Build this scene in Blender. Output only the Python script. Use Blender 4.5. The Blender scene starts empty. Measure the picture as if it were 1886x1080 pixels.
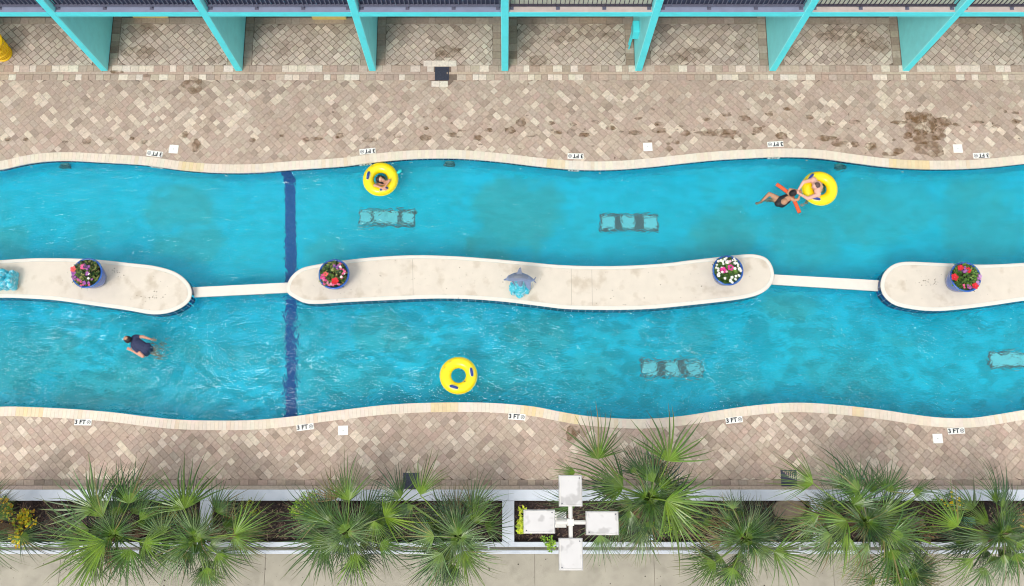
import bpy, bmesh, math, random
import numpy as np
from mathutils import Vector, Matrix, noise as mnoise

SC = bpy.context.scene
COL = SC.collection
R = math.radians

# ------------------------------------------------------------------ camera, sky, sun, exposure
F_PX, W_PX, CX, CY = 1750.0, 1886.0, 932.0, 540.0
H_CAM = 25.5
TILT = math.atan(395.0 / F_PX)
cam_d = bpy.data.cameras.new("camera")
cam_d.sensor_width = 36.0
cam_d.lens = 36.0 * F_PX / W_PX
cam_d.shift_x = (W_PX / 2 - CX) / W_PX
cam_d.clip_start, cam_d.clip_end = 0.5, 2000.0
cam = bpy.data.objects.new("camera", cam_d)
cam.location = (0, 0, H_CAM)
cam.rotation_euler = (TILT, 0, 0)
COL.objects.link(cam)
SC.camera = cam

SUN_VEC = Vector((-0.28, -0.46, 0.84)).normalized()
world = bpy.data.worlds.new("World")
SC.world = world
world.use_nodes = True
wn, wl = world.node_tree.nodes, world.node_tree.links
wn.clear()
w_out = wn.new("ShaderNodeOutputWorld")
w_bg = wn.new("ShaderNodeBackground")
w_sky = wn.new("ShaderNodeTexSky")
w_sky.sky_type = 'NISHITA'
w_sky.sun_disc = False
w_sky.sun_elevation = math.asin(SUN_VEC.z)
w_sky.sun_rotation = math.atan2(SUN_VEC.x, SUN_VEC.y)
w_tc = wn.new("ShaderNodeTexCoord")
w_no = wn.new("ShaderNodeTexNoise")
w_no.inputs["Scale"].default_value = 11.0
w_no.inputs["Detail"].default_value = 3.0
w_rp = wn.new("ShaderNodeValToRGB")
w_rp.color_ramp.elements[0].position = 0.45
w_rp.color_ramp.elements[0].color = (1.2, 1.4, 1.8, 1)
w_rp.color_ramp.elements[1].position = 0.60
w_rp.color_ramp.elements[1].color = (15.0, 14.9, 14.7, 1)
w_e = w_rp.color_ramp.elements.new(0.72)
w_e.color = (34.0, 33.5, 33.0, 1)
w_mx = wn.new("ShaderNodeMix")
w_mx.data_type = 'RGBA'
w_mx.inputs["Factor"].default_value = 0.86
wl.new(w_tc.outputs["Generated"], w_no.inputs["Vector"])
wl.new(w_no.outputs["Fac"], w_rp.inputs["Fac"])
wl.new(w_sky.outputs["Color"], w_mx.inputs["A"])
wl.new(w_rp.outputs["Color"], w_mx.inputs["B"])
wl.new(w_mx.outputs["Result"], w_bg.inputs["Color"])
w_bg.inputs["Strength"].default_value = 0.10
wl.new(w_bg.outputs["Background"], w_out.inputs["Surface"])

sun_d = bpy.data.lights.new("sun", 'SUN')
sun_d.energy = 1.5
sun_d.angle = R(20)
sun_d.color = (1.0, 0.95, 0.88)
sun = bpy.data.objects.new("sun", sun_d)
sun.rotation_euler = (-SUN_VEC).to_track_quat('-Z', 'Y').to_euler()
sun.location = SUN_VEC * 60
COL.objects.link(sun)

SC.view_settings.view_transform = 'Standard'
SC.view_settings.look = 'None'
SC.view_settings.gamma = 1.0
SC.view_settings.exposure = 0.62
SC.render.engine = 'CYCLES'
SC.cycles.use_denoising = True
SC.cycles.pixel_filter_type = 'BLACKMAN_HARRIS'
SC.cycles.filter_width = 1.1
SC.cycles.max_bounces = 10
SC.cycles.diffuse_bounces = 4
SC.cycles.transmission_bounces = 8
SC.cycles.transparent_max_bounces = 8
SC.cycles.caustics_refractive = True
SC.cycles.caustics_reflective = False
SC.cycles.sample_clamp_indirect = 6.0


def P(px, py, z=0.0):
    """world point at height z that a photo pixel shows"""
    u, v = (px - CX) / F_PX, (py - CY) / F_PX
    s, c = math.sin(TILT), math.cos(TILT)
    d = Vector((u, s - v * c, -c - v * s))
    t = (z - H_CAM) / d.z
    return Vector((0, 0, H_CAM)) + d * t


WATER_Z, FLOOR_Z = -0.15, -1.05
APPARENT = WATER_Z - (WATER_Z - FLOOR_Z) / 1.41


def PF(px, py):
    """point on the pool floor seen through the water at that pixel"""
    p = P(px, py, APPARENT)
    return Vector((p.x, p.y, FLOOR_Z))


def lin(r, g, b):
    f = lambda c: (c / 12.92 if c <= 0.04045 else ((c + 0.055) / 1.055) ** 2.4)
    return tuple(f(x / 255.0) for x in (r, g, b))


def jit(c, rng, a=0.1, h=0.03):
    k = 1 + rng.uniform(-a, a)
    return tuple(max(0.0, min(1.0, x * k * (1 + rng.uniform(-h, h)))) for x in c)


def mixc(a, b, t):
    return tuple(x * (1 - t) + y * t for x, y in zip(a, b))


# ------------------------------------------------------------------ materials
def mat(name, color=(0.5, 0.5, 0.5), rough=0.6, attr=False, var=0.0, vscale=6.0, bump=0.0, bscale=30.0,
        metallic=0.0, spec=0.5, coat=0.0, dirt=None, dscale=1.5, damt=0.5, dlo=0.52, dhi=0.7, detail=4.0, trans=0.0, sss=0.0):
    m = bpy.data.materials.new(name)
    m.use_nodes = True
    n, l = m.node_tree.nodes, m.node_tree.links
    b = n["Principled BSDF"]
    b.inputs["Roughness"].default_value = rough
    b.inputs["Metallic"].default_value = metallic
    b.inputs["Specular IOR Level"].default_value = spec
    b.inputs["Coat Weight"].default_value = coat
    g = n.new("ShaderNodeNewGeometry")
    if attr:
        a = n.new("ShaderNodeAttribute")
        a.attribute_name = "Col"
        src = a.outputs["Color"]
    else:
        rgb = n.new("ShaderNodeRGB")
        rgb.outputs[0].default_value = (*color, 1)
        src = rgb.outputs[0]

    def noise(scale, det=detail):
        t = n.new("ShaderNodeTexNoise")
        t.inputs["Scale"].default_value = scale
        t.inputs["Detail"].default_value = det
        l.new(g.outputs["Position"], t.inputs["Vector"])
        return t
    if var > 0:
        t = noise(vscale)
        mr = n.new("ShaderNodeMapRange")
        mr.inputs["From Min"].default_value, mr.inputs["From Max"].default_value = 0.25, 0.75
        mr.inputs["To Min"].default_value, mr.inputs["To Max"].default_value = 1 - var, 1 + var
        l.new(t.outputs["Fac"], mr.inputs["Value"])
        vm = n.new("ShaderNodeVectorMath")
        vm.operation = 'SCALE'
        l.new(src, vm.inputs[0])
        l.new(mr.outputs["Result"], vm.inputs["Scale"])
        src = vm.outputs["Vector"]
    if dirt is not None:
        t = noise(dscale, 6 if detail > 1 else 1.5)
        mr = n.new("ShaderNodeMapRange")
        mr.inputs["From Min"].default_value, mr.inputs["From Max"].default_value = dlo, dhi
        mr.inputs["To Min"].default_value, mr.inputs["To Max"].default_value = 0, damt
        l.new(t.outputs["Fac"], mr.inputs["Value"])
        mx = n.new("ShaderNodeMix")
        mx.data_type = 'RGBA'
        l.new(mr.outputs["Result"], mx.inputs["Factor"])
        l.new(src, mx.inputs["A"])
        mx.inputs["B"].default_value = (*dirt, 1)
        src = mx.outputs["Result"]
    l.new(src, b.inputs["Base Color"])
    if bump > 0:
        t = noise(bscale)
        bp = n.new("ShaderNodeBump")
        bp.inputs["Strength"].default_value = 1.0
        bp.inputs["Distance"].default_value = bump
        l.new(t.outputs["Fac"], bp.inputs["Height"])
        l.new(bp.outputs["Normal"], b.inputs["Normal"])
    if trans > 0:
        tr = n.new("ShaderNodeBsdfTranslucent")
        l.new(src, tr.inputs["Color"])
        ms = n.new("ShaderNodeMixShader")
        ms.inputs[0].default_value = trans
        l.new(b.outputs[0], ms.inputs[1])
        l.new(tr.outputs[0], ms.inputs[2])
        l.new(ms.outputs[0], n["Material Output"].inputs["Surface"])
    return m


M = {}
M["paver"] = mat("paver_stone", rough=0.85, attr=True, var=0.16, vscale=14, bump=0.006, bscale=45,
                 dirt=lin(150, 125, 108), dscale=0.9, damt=0.25, dlo=0.5, dhi=0.75)
M["bed"] = mat("joint_sand", lin(122, 106, 94), 0.95, var=0.25, vscale=8)
M["coping"] = mat("coping_stone", rough=0.75, attr=True, var=0.06, vscale=9, bump=0.002, bscale=60)
M["plaster"] = mat("island_plaster", lin(210, 200, 185), 0.85, var=0.045, vscale=3.5, bump=0.003, bscale=40,
                   dirt=lin(176, 160, 138), dscale=2.6, damt=0.55, dlo=0.54, dhi=0.70)
M["plaster_rim"] = mat("island_rim", lin(218, 212, 201), 0.8, var=0.04, vscale=5)
M["tile"] = mat("blue_tile", rough=0.15, attr=True, var=0.12, vscale=12)
M["grout"] = mat("tile_grout", lin(165, 180, 188), 0.9, var=0.1)
M["cyan"] = mat("cyan_paint", lin(84, 222, 230), 0.55, var=0.04, vscale=3, dirt=lin(84, 196, 204), dscale=4, damt=0.35, dlo=0.55, dhi=0.75)
M["cyan_side"] = mat("cyan_stucco", lin(140, 240, 243), 0.75, var=0.05, vscale=4, bump=0.003, bscale=60)
M["navy"] = mat("navy_screen", lin(52, 58, 82), 0.7, var=0.15, vscale=10)
M["rail"] = mat("rail_metal", lin(62, 52, 66), 0.45, var=0.1)
M["slab_blue"] = mat("slab_top_blue", lin(140, 146, 170), 0.85, var=0.1, vscale=5)
M["rail_pale"] = mat("rail_metal_pale", lin(100, 100, 118), 0.45, var=0.1)
M["balcony"] = mat("balcony_tile", lin(178, 172, 158), 0.8, var=0.08, vscale=8)
M["slab_top"] = mat("slab_top", lin(196, 178, 172), 0.85, var=0.1, vscale=5)
M["wallpaint"] = mat("wall_paint", lin(200, 196, 182), 0.8, var=0.05)
M["glass_dark"] = mat("window_glass", lin(40, 55, 62), 0.08)
M["yellow_wood"] = mat("yellow_paint", lin(222, 196, 112), 0.6, var=0.08, vscale=9)
M["white_wall"] = mat("white_coping_paint", lin(200, 206, 214), 0.6, var=0.05, vscale=3, dirt=lin(170, 180, 190), dscale=2.5, damt=0.5, dlo=0.5, dhi=0.72, bump=0.001)
M["wall_side"] = mat("planter_render", lin(176, 180, 186), 0.8, var=0.08)
M["concrete"] = mat("concrete", lin(168, 162, 147), 0.9, var=0.10, vscale=2.2, bump=0.003, bscale=50,
                    dirt=lin(138, 133, 119), dscale=2.4, damt=0.5, dlo=0.52, dhi=0.72, detail=8)
M["speck"] = mat("dark_speck", lin(70, 62, 54), 0.9)
M["white_plastic"] = mat("white_plastic", lin(236, 236, 228), 0.5, var=0.02)
M["black"] = mat("black_print", lin(28, 32, 44), 0.6)
M["grey_print"] = mat("grey_print", lin(110, 112, 120), 0.6)
M["iron"] = mat("cast_iron", lin(66, 70, 84), 0.55, var=0.2, vscale=25, metallic=0.3)
M["yellow"] = mat("tube_vinyl", lin(250, 222, 6), 0.28, var=0.03, vscale=6, coat=0.3)
M["tube_seam"] = mat("tube_seam", lin(238, 236, 120), 0.4)
M["handle"] = mat("handle_blue", lin(32, 62, 150), 0.4)
M["handle_pad"] = mat("handle_pad", lin(236, 228, 150), 0.5)
M["faded_print"] = mat("faded_print", lin(214, 196, 60), 0.5, var=0.2, vscale=40)
M["basket"] = mat("basket_yellow", lin(235, 190, 12), 0.5, var=0.06)
M["pot"] = mat("blue_glaze", lin(34, 86, 170), 0.22, var=0.22, vscale=6, coat=0.4, dirt=lin(78, 120, 150), dscale=5, damt=0.7, dlo=0.45, dhi=0.7)
M["soil"] = mat("soil", lin(58, 44, 36), 0.95, var=0.3, vscale=30)
M["leaf"] = mat("leaf", rough=0.5, attr=True, var=0.10, vscale=20, trans=0.12, spec=0.4)
M["petal"] = mat("petal", rough=0.6, attr=True, trans=0.2)
M["frond"] = mat("palm_leaf", rough=0.36, attr=True, var=0.08, vscale=9, trans=0.04, spec=0.6)
M["petiole"] = mat("petiole", rough=0.5, attr=True, var=0.1, vscale=20)
M["bark"] = mat("palm_bark", lin(112, 88, 66), 0.95, var=0.35, vscale=18, bump=0.03, bscale=14)
M["mulch"] = mat("bark_mulch", lin(58, 46, 44), 0.95, var=0.45, vscale=14, bump=0.03, bscale=25)
M["chip"] = mat("mulch_chip", rough=0.95, attr=True)
M["boulder"] = mat("boulder_stone", lin(128, 112, 96), 0.9, var=0.2, vscale=7, bump=0.02, bscale=10)
M["lamp"] = mat("lamp_paint", lin(200, 198, 196), 0.55, var=0.03, vscale=4, dirt=lin(150, 147, 145), dscale=5.0, damt=0.55, dlo=0.52, dhi=0.64, detail=1)
M["lamp_pole"] = mat("lamp_pole_paint", lin(214, 212, 206), 0.5, var=0.05)
M["skin"] = mat("skin", lin(205, 150, 124), 0.55, var=0.05, vscale=14)
M["skin_pale"] = mat("skin_pale", lin(226, 176, 158), 0.55, var=0.05, vscale=14)
M["skin_tan"] = mat("skin_tan", lin(186, 138, 106), 0.55, var=0.05, vscale=14)
M["hair"] = mat("dark_hair", lin(36, 28, 30), 0.5, var=0.3, vscale=60)
M["hair_grey"] = mat("cropped_hair", lin(96, 76, 72), 0.8, var=0.2, vscale=80)
M["navy_cloth"] = mat("navy_cloth", lin(44, 52, 84), 0.8, var=0.15, vscale=25, bump=0.004, bscale=25)
M["black_cloth"] = mat("black_swimwear", lin(26, 26, 32), 0.6, var=0.1)
M["shorts"] = mat("grey_shorts", lin(120, 120, 118), 0.8)
M["orange"] = mat("orange_foam", lin(238, 92, 48), 0.7, var=0.06, vscale=20)
M["cyan_foam"] = mat("cyan_foam", lin(40, 205, 205), 0.7)
M["dolphin"] = mat("dolphin_grey", rough=0.45, attr=True, var=0.08, vscale=12)
M["wave"] = mat("wave_turquoise", lin(70, 184, 204), 0.35, var=0.25, vscale=12, dirt=lin(190, 228, 236), dscale=9, damt=0.75, dlo=0.5, dhi=0.66)
M["pool_blue"] = mat("lane_blue", lin(0, 92, 165), 0.6, var=0.12, vscale=8)
M["drain_frame"] = mat("drain_frame", lin(104, 124, 128), 0.6, var=0.15, vscale=20)
M["drain_grate"] = mat("drain_grate", lin(150, 240, 248), 0.6, var=0.05)
M["fitting"] = mat("dark_fitting", lin(60, 120, 124), 0.5)
M["lens"] = mat("light_lens", lin(120, 170, 168), 0.2)
M["box_paint"] = mat("box_paint", lin(190, 204, 220), 0.5)
M["green_box"] = mat("green_box", lin(96, 140, 116), 0.6, var=0.05)


def stain_material():
    m = bpy.data.materials.new("wet_stain")
    m.use_nodes = True
    n, l = m.node_tree.nodes, m.node_tree.links
    b = n["Principled BSDF"]
    b.inputs["Base Color"].default_value = (*lin(128, 96, 62), 1)
    b.inputs["Roughness"].default_value = 0.75
    g = n.new("ShaderNodeNewGeometry")
    t = n.new("ShaderNodeTexNoise")
    t.inputs["Scale"].default_value = 6.0
    t.inputs["Detail"].default_value = 8.0
    l.new(g.outputs["Position"], t.inputs["Vector"])
    a = n.new("ShaderNodeAttribute")
    a.attribute_name = "Col"
    mr = n.new("ShaderNodeMapRange")
    mr.inputs["From Min"].default_value, mr.inputs["From Max"].default_value = 0.34, 0.60
    mr.inputs["To Min"].default_value, mr.inputs["To Max"].default_value = 0.05, 0.66
    l.new(t.outputs["Fac"], mr.inputs["Value"])
    mu = n.new("ShaderNodeMath")
    mu.operation = 'MULTIPLY'
    l.new(mr.outputs["Result"], mu.inputs[0])
    l.new(a.outputs["Fac"], mu.inputs[1])
    l.new(mu.outputs[0], b.inputs["Alpha"])
    return m


M["stain"] = stain_material()


def floor_material():
    m = bpy.data.materials.new("pool_plaster")
    m.use_nodes = True
    n, l = m.node_tree.nodes, m.node_tree.links
    b = n["Principled BSDF"]
    b.inputs["Roughness"].default_value = 0.8
    g = n.new("ShaderNodeNewGeometry")
    a = n.new("ShaderNodeAttribute")
    a.attribute_name = "Col"

    def noise(s, d, dist=0.0):
        t = n.new("ShaderNodeTexNoise")
        t.inputs["Scale"].default_value = s
        t.inputs["Detail"].default_value = d
        t.inputs["Distortion"].default_value = dist
        l.new(g.outputs["Position"], t.inputs["Vector"])
        return t

    def rng(src, f0, f1, t0, t1):
        r = n.new("ShaderNodeMapRange")
        r.inputs["From Min"].default_value, r.inputs["From Max"].default_value = f0, f1
        r.inputs["To Min"].default_value, r.inputs["To Max"].default_value = t0, t1
        l.new(src, r.inputs["Value"])
        return r.outputs["Result"]
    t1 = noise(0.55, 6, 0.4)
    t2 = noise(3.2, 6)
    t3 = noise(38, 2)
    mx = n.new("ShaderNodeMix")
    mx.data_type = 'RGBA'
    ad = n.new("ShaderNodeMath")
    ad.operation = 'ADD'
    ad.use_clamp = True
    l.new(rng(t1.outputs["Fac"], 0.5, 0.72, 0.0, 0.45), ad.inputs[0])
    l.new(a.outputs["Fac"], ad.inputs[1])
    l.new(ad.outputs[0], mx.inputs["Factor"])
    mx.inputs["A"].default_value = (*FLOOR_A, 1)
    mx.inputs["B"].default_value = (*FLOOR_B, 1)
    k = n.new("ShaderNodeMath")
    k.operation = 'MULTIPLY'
    # ripple light and dark painted into the floor colour, fainter in the upper channel
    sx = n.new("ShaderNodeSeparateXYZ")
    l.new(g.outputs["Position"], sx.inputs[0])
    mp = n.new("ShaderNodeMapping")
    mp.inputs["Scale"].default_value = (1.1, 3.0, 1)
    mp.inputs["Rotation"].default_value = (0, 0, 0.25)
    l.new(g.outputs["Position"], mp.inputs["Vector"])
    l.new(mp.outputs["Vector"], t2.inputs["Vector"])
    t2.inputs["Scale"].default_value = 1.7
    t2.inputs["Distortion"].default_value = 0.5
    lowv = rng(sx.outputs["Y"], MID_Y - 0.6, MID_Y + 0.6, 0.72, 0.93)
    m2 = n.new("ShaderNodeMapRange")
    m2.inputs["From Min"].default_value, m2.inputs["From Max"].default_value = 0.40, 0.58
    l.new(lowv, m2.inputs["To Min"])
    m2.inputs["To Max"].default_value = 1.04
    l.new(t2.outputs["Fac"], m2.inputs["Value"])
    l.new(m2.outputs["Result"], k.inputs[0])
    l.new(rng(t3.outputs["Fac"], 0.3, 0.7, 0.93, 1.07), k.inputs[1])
    vm = n.new("ShaderNodeVectorMath")
    vm.operation = 'SCALE'
    l.new(mx.outputs["Result"], vm.inputs[0])
    l.new(k.outputs[0], vm.inputs["Scale"])
    l.new(vm.outputs["Vector"], b.inputs["Base Color"])
    return m


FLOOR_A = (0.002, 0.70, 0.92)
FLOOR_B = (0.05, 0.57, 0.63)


def water_material():
    m = bpy.data.materials.new("pool_water")
    m.use_nodes = True
    n, l = m.node_tree.nodes, m.node_tree.links
    n.remove(n["Principled BSDF"])
    gl = n.new("ShaderNodeBsdfGlass")
    gl.inputs["IOR"].default_value = 1.41
    gl.inputs["Roughness"].default_value = 0.02
    gl.inputs["Color"].default_value = (0.80, 0.99, 1.0, 1)
    g = n.new("ShaderNodeNewGeometry")
    sx = n.new("ShaderNodeSeparateXYZ")
    l.new(g.outputs["Position"], sx.inputs[0])

    def noise(s, d, dist, stretch, rot):
        mp = n.new("ShaderNodeMapping")
        mp.inputs["Scale"].default_value = stretch
        mp.inputs["Rotation"].default_value = (0, 0, rot)
        l.new(g.outputs["Position"], mp.inputs["Vector"])
        t = n.new("ShaderNodeTexNoise")
        t.inputs["Scale"].default_value = s
        t.inputs["Detail"].default_value = d
        t.inputs["Distortion"].default_value = dist
        l.new(mp.outputs["Vector"], t.inputs["Vector"])
        return t.outputs["Fac"]

    def math_(op, a, b=None, clamp=False):
        q = n.new("ShaderNodeMath")
        q.operation = op
        q.use_clamp = clamp
        for i, v in enumerate((a, b)):
            if v is None:
                continue
            if isinstance(v, (int, float)):
                q.inputs[i].default_value = v
            else:
                l.new(v, q.inputs[i])
        return q.outputs[0]
    big = noise(0.9, 2, 0.6, (1, 1.4, 1), 0.4)
    mid = noise(2.6, 3, 1.2, (1, 1.8, 1), -0.3)
    fine = noise(8.0, 2, 0.8, (1, 1.5, 1), 0.5)
    # the lower channel carries the current: rougher water there
    mr = n.new("ShaderNodeMapRange")
    mr.inputs["From Min"].default_value, mr.inputs["From Max"].default_value = MID_Y - 0.8, MID_Y + 0.8
    mr.inputs["To Min"].default_value, mr.inputs["To Max"].default_value = 1.0, 0.46
    l.new(sx.outputs["Y"], mr.inputs["Value"])
    patch = n.new("ShaderNodeMapRange")
    patch.inputs["From Min"].default_value, patch.inputs["From Max"].default_value = 0.35, 0.65
    patch.inputs["To Min"].default_value, patch.inputs["To Max"].default_value = 0.45, 1.25
    l.new(noise(0.35, 2, 0.0, (1, 1, 1), 0), patch.inputs["Value"])
    amp = math_('MULTIPLY', mr.outputs["Result"], patch.outputs["Result"])
    h = math_('ADD', math_('MULTIPLY', big, 0.16), math_('MULTIPLY', mid, 0.10))
    h = math_('ADD', h, math_('MULTIPLY', fine, 0.028))
    h = math_('MULTIPLY', h, amp)
    for cx_, cy_, a_ in ((250, 636, 0.016), (1450, 362, 0.010), (701, 330, 0.008), (845, 692, 0.010)):     # rings spreading from the bathers and tubes
        c_ = P(cx_, cy_, WATER_Z)
        vd = n.new("ShaderNodeVectorMath")
        vd.operation = 'DISTANCE'
        l.new(g.outputs["Position"], vd.inputs[0])
        vd.inputs[1].default_value = c_
        d_ = vd.outputs["Value"]
        wv_ = math_('SINE', math_('ADD', math_('MULTIPLY', d_, 15.0), math_('MULTIPLY', mid, 9.0)))
        fall = math_('POWER', 0.42, d_)
        h = math_('ADD', h, math_('MULTIPLY', math_('MULTIPLY', wv_, fall), a_))
    bp = n.new("ShaderNodeBump")
    bp.inputs["Strength"].default_value = 1.0
    bp.inputs["Distance"].default_value = 1.0
    l.new(h, bp.inputs["Height"])
    l.new(bp.outputs["Normal"], gl.inputs["Normal"])
    l.new(gl.outputs[0], n["Material Output"].inputs["Surface"])
    return m


# ------------------------------------------------------------------ mesh helpers
class MB:
    def __init__(self):
        self.v, self.f, self.c = [], [], []

    def add(self, vs, fs, col=None):
        o = len(self.v)
        self.v += [tuple(x) for x in vs]
        for f in fs:
            self.f.append(tuple(i + o for i in f))
            self.c.append(col)
        return self

    def box(self, x0, x1, y0, y1, z0, z1, col=None, inset=0.0):
        i = inset
        vs = [(x0, y0, z0), (x1, y0, z0), (x1, y1, z0), (x0, y1, z0),
              (x0, y0, z1 - i), (x1, y0, z1 - i), (x1, y1, z1 - i), (x0, y1, z1 - i)]
        fs = [(0, 3, 2, 1), (0, 1, 5, 4), (1, 2, 6, 5), (2, 3, 7, 6), (3, 0, 4, 7)]
        if i > 0:
            vs += [(x0 + i, y0 + i, z1), (x1 - i, y0 + i, z1), (x1 - i, y1 - i, z1), (x0 + i, y1 - i, z1)]
            fs += [(4, 5, 9, 8), (5, 6, 10, 9), (6, 7, 11, 10), (7, 4, 8, 11), (8, 9, 10, 11)]
        else:
            fs += [(4, 5, 6, 7)]
        return self.add(vs, fs, col)

    def slab(self, quad, z0, z1, col=None, inset=0.004):
        """quad: four 2-D points anticlockwise; a stone with a chamfered top"""
        c = Vector((sum(q[0] for q in quad) / 4, sum(q[1] for q in quad) / 4))
        vs = [(q[0], q[1], z0) for q in quad] + [(q[0], q[1], z1 - inset) for q in quad]
        for q in quad:
            d = Vector((q[0], q[1])) - c
            k = max(0.0, 1 - inset * 1.4 / max(d.length, 1e-4))
            vs.append((c.x + d.x * k, c.y + d.y * k, z1))
        fs = []
        for i in range(4):
            j = (i + 1) % 4
            fs += [(i, j, 4 + j, 4 + i), (4 + i, 4 + j, 8 + j, 8 + i)]
        fs.append((8, 9, 10, 11))
        return self.add(vs, fs, col)

    def tube(self, pts, rad, n=8, col=None, caps=True):
        pts = [Vector(p) for p in pts]
        if isinstance(rad, (int, float)):
            rad = [rad] * len(pts)
        vs, fs = [], []
        prev = None
        for i, p in enumerate(pts):
            t = (pts[min(i + 1, len(pts) - 1)] - pts[max(i - 1, 0)]).normalized()
            a = Vector((0, 0, 1)) if abs(t.z) < 0.9 else Vector((1, 0, 0))
            if prev is not None:
                u = (prev - t * prev.dot(t)).normalized()
            else:
                u = t.cross(a).normalized()
            prev = u
            w = t.cross(u)
            for k in range(n):
                an = 2 * math.pi * k / n
                vs.append(p + (u * math.cos(an) + w * math.sin(an)) * rad[i])
        for i in range(len(pts) - 1):
            for k in range(n):
                k2 = (k + 1) % n
                fs.append((i * n + k, i * n + k2, (i + 1) * n + k2, (i + 1) * n + k))
        if caps:
            fs.append(tuple(reversed(range(n))))
            fs.append(tuple((len(pts) - 1) * n + k for k in range(n)))
        return self.add(vs, fs, col)

    def lathe(self, prof, n=40, center=(0, 0, 0), col=None):
        vs, fs = [], []
        for r_, z in prof:
            for k in range(n):
                an = 2 * math.pi * k / n
                vs.append((center[0] + r_ * math.cos(an), center[1] + r_ * math.sin(an), center[2] + z))
        for i in range(len(prof) - 1):
            for k in range(n):
                k2 = (k + 1) % n
                fs.append((i * n + k, i * n + k2, (i + 1) * n + k2, (i + 1) * n + k))
        return self.add(vs, fs, col)

    def build(self, name, m, parent=None, smooth=False, local=False):
        me = bpy.data.meshes.new(name)
        off = Vector((0, 0, 0))
        p = parent
        while p is not None and not local:
            off += p.location
            p = p.parent
        me.from_pydata([(x - off.x, y - off.y, z - off.z) for x, y, z in self.v], [], self.f)
        if any(c is not None for c in self.c):
            at = me.color_attributes.new("Col", 'FLOAT_COLOR', 'CORNER')
            buf = np.ones((len(me.loops), 4), dtype=np.float32)
            k = 0
            for f, c in zip(self.f, self.c):
                if c is not None:
                    if isinstance(c, list):
                        for q in range(len(f)):
                            buf[k + q, :3] = c[q]
                    else:
                        buf[k:k + len(f), :3] = c
                k += len(f)
            at.data.foreach_set("color", buf.ravel())
        me.validate()
        if smooth:
            me.polygons.foreach_set("use_smooth", [True] * len(me.polygons))
        if m is not None:
            me.materials.append(m)
        me.update()
        o = bpy.data.objects.new(name, me)
        COL.objects.link(o)
        if parent is not None:
            o.parent = parent
        return o


def tag(o, label=None, cat=None, group=None, kind=None):
    if label:
        o["label"] = label
    if cat:
        o["category"] = cat
    if group:
        o["group"] = group
    if kind:
        o["kind"] = kind
    return o


def thing(name, label, cat, loc=(0, 0, 0), rz=0.0, group=None):
    o = bpy.data.objects.new(name, None)
    o.empty_display_size = 0.2
    COL.objects.link(o)
    o.location = loc
    o.rotation_euler = (0, 0, rz)
    return tag(o, label, cat, group)


def dup(root, loc, rz=0.0, label=None):
    def cp(o, parent):
        c = o.copy()
        COL.objects.link(c)
        c.parent = parent
        for ch in [x for x in bpy.data.objects if x.parent == o]:
            cp(ch, c)
        return c
    r_ = cp(root, None)
    r_.location = loc
    r_.rotation_euler = (0, 0, rz)
    if label:
        r_["label"] = label
    return r_


def catmull(pts, per=8, closed=False):
    pts = [Vector(p) for p in pts]
    n = len(pts)
    out = []
    segs = n if closed else n - 1
    for i in range(segs):
        if closed:
            p0, p1, p2, p3 = pts[(i - 1) % n], pts[i], pts[(i + 1) % n], pts[(i + 2) % n]
        else:
            p0, p1, p2, p3 = pts[max(i - 1, 0)], pts[i], pts[i + 1], pts[min(i + 2, n - 1)]
        for k in range(per):
            t = k / per
            out.append(0.5 * ((2 * p1) + (p2 - p0) * t + (2 * p0 - 5 * p1 + 4 * p2 - p3) * t * t + (3 * p1 - p0 - 3 * p2 + p3) * t ** 3))
    if not closed:
        out.append(pts[-1])
    return out


def resample(pts, step, closed=False):
    pts = [Vector(p) for p in pts]
    if closed:
        pts = pts + [pts[0]]
    d = [0.0]
    for a, b in zip(pts, pts[1:]):
        d.append(d[-1] + (b - a).length)
    n = max(2, round(d[-1] / step))
    out, j = [], 0
    for i in range(n + (0 if closed else 1)):
        s = d[-1] * i / n
        while j < len(d) - 2 and d[j + 1] < s:
            j += 1
        t = (s - d[j]) / max(d[j + 1] - d[j], 1e-9)
        out.append(pts[j].lerp(pts[j + 1], t))
    return out


def normals2(pts, closed=False):
    n = len(pts)
    out = []
    for i in range(n):
        a = pts[(i - 1) % n] if closed else pts[max(i - 1, 0)]
        b = pts[(i + 1) % n] if closed else pts[min(i + 1, n - 1)]
        t = (b - a).normalized()
        out.append(Vector((-t.y, t.x, 0)))       # left of the direction of travel
    return out


# ------------------------------------------------------------------ pool outline (traced, then set on the deck plane)
TOP = [(0, 311.5), (43, 302), (83, 296.5), (127, 295), (187, 298), (267, 303), (333, 312), (400, 317), (467, 317), (533, 312),
       (630, 305.5), (680, 299), (740, 293), (797, 290.5), (857, 291.5), (930, 298), (997, 306), (1064, 311.5), (1131, 311.5),
       (1197, 306.5), (1256, 300), (1316, 294), (1383, 290), (1443, 288), (1509, 290.5), (1573, 299), (1639, 307), (1706, 310.5),
       (1773, 310), (1829, 306.5), (1886, 300.5)]
BOT = [(0, 751), (67, 752), (144, 756), (214, 762), (274, 769.5), (334, 775), (401, 776.5), (468, 775.5), (534, 769.5), (601, 760.5),
       (630, 757), (697, 749), (764, 744.5), (847, 743), (914, 744.5), (981, 750.5), (1031, 760), (1081, 768), (1148, 773), (1198, 773),
       (1256, 768), (1316, 759), (1373, 750.5), (1436, 744.5), (1490, 744), (1557, 749), (1623, 756.5), (1690, 766.5), (1740, 771.5),
       (1790, 771.5), (1841, 764.5), (1886, 757)]
XL, XR = -560, 2440


def extend(line):
    xs, ys = [p[0] for p in line], [p[1] for p in line]
    y0 = lambda x: float(np.interp(x, xs, ys))
    L = [(x, y0(x + 660) + (y0(0) - y0(660))) for x in range(XL, -20, 45)]
    Rr = [(x, y0(x - 660) + (y0(1886) - y0(1226))) for x in range(1930, XR + 1, 45)]
    return L + line + Rr


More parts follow.
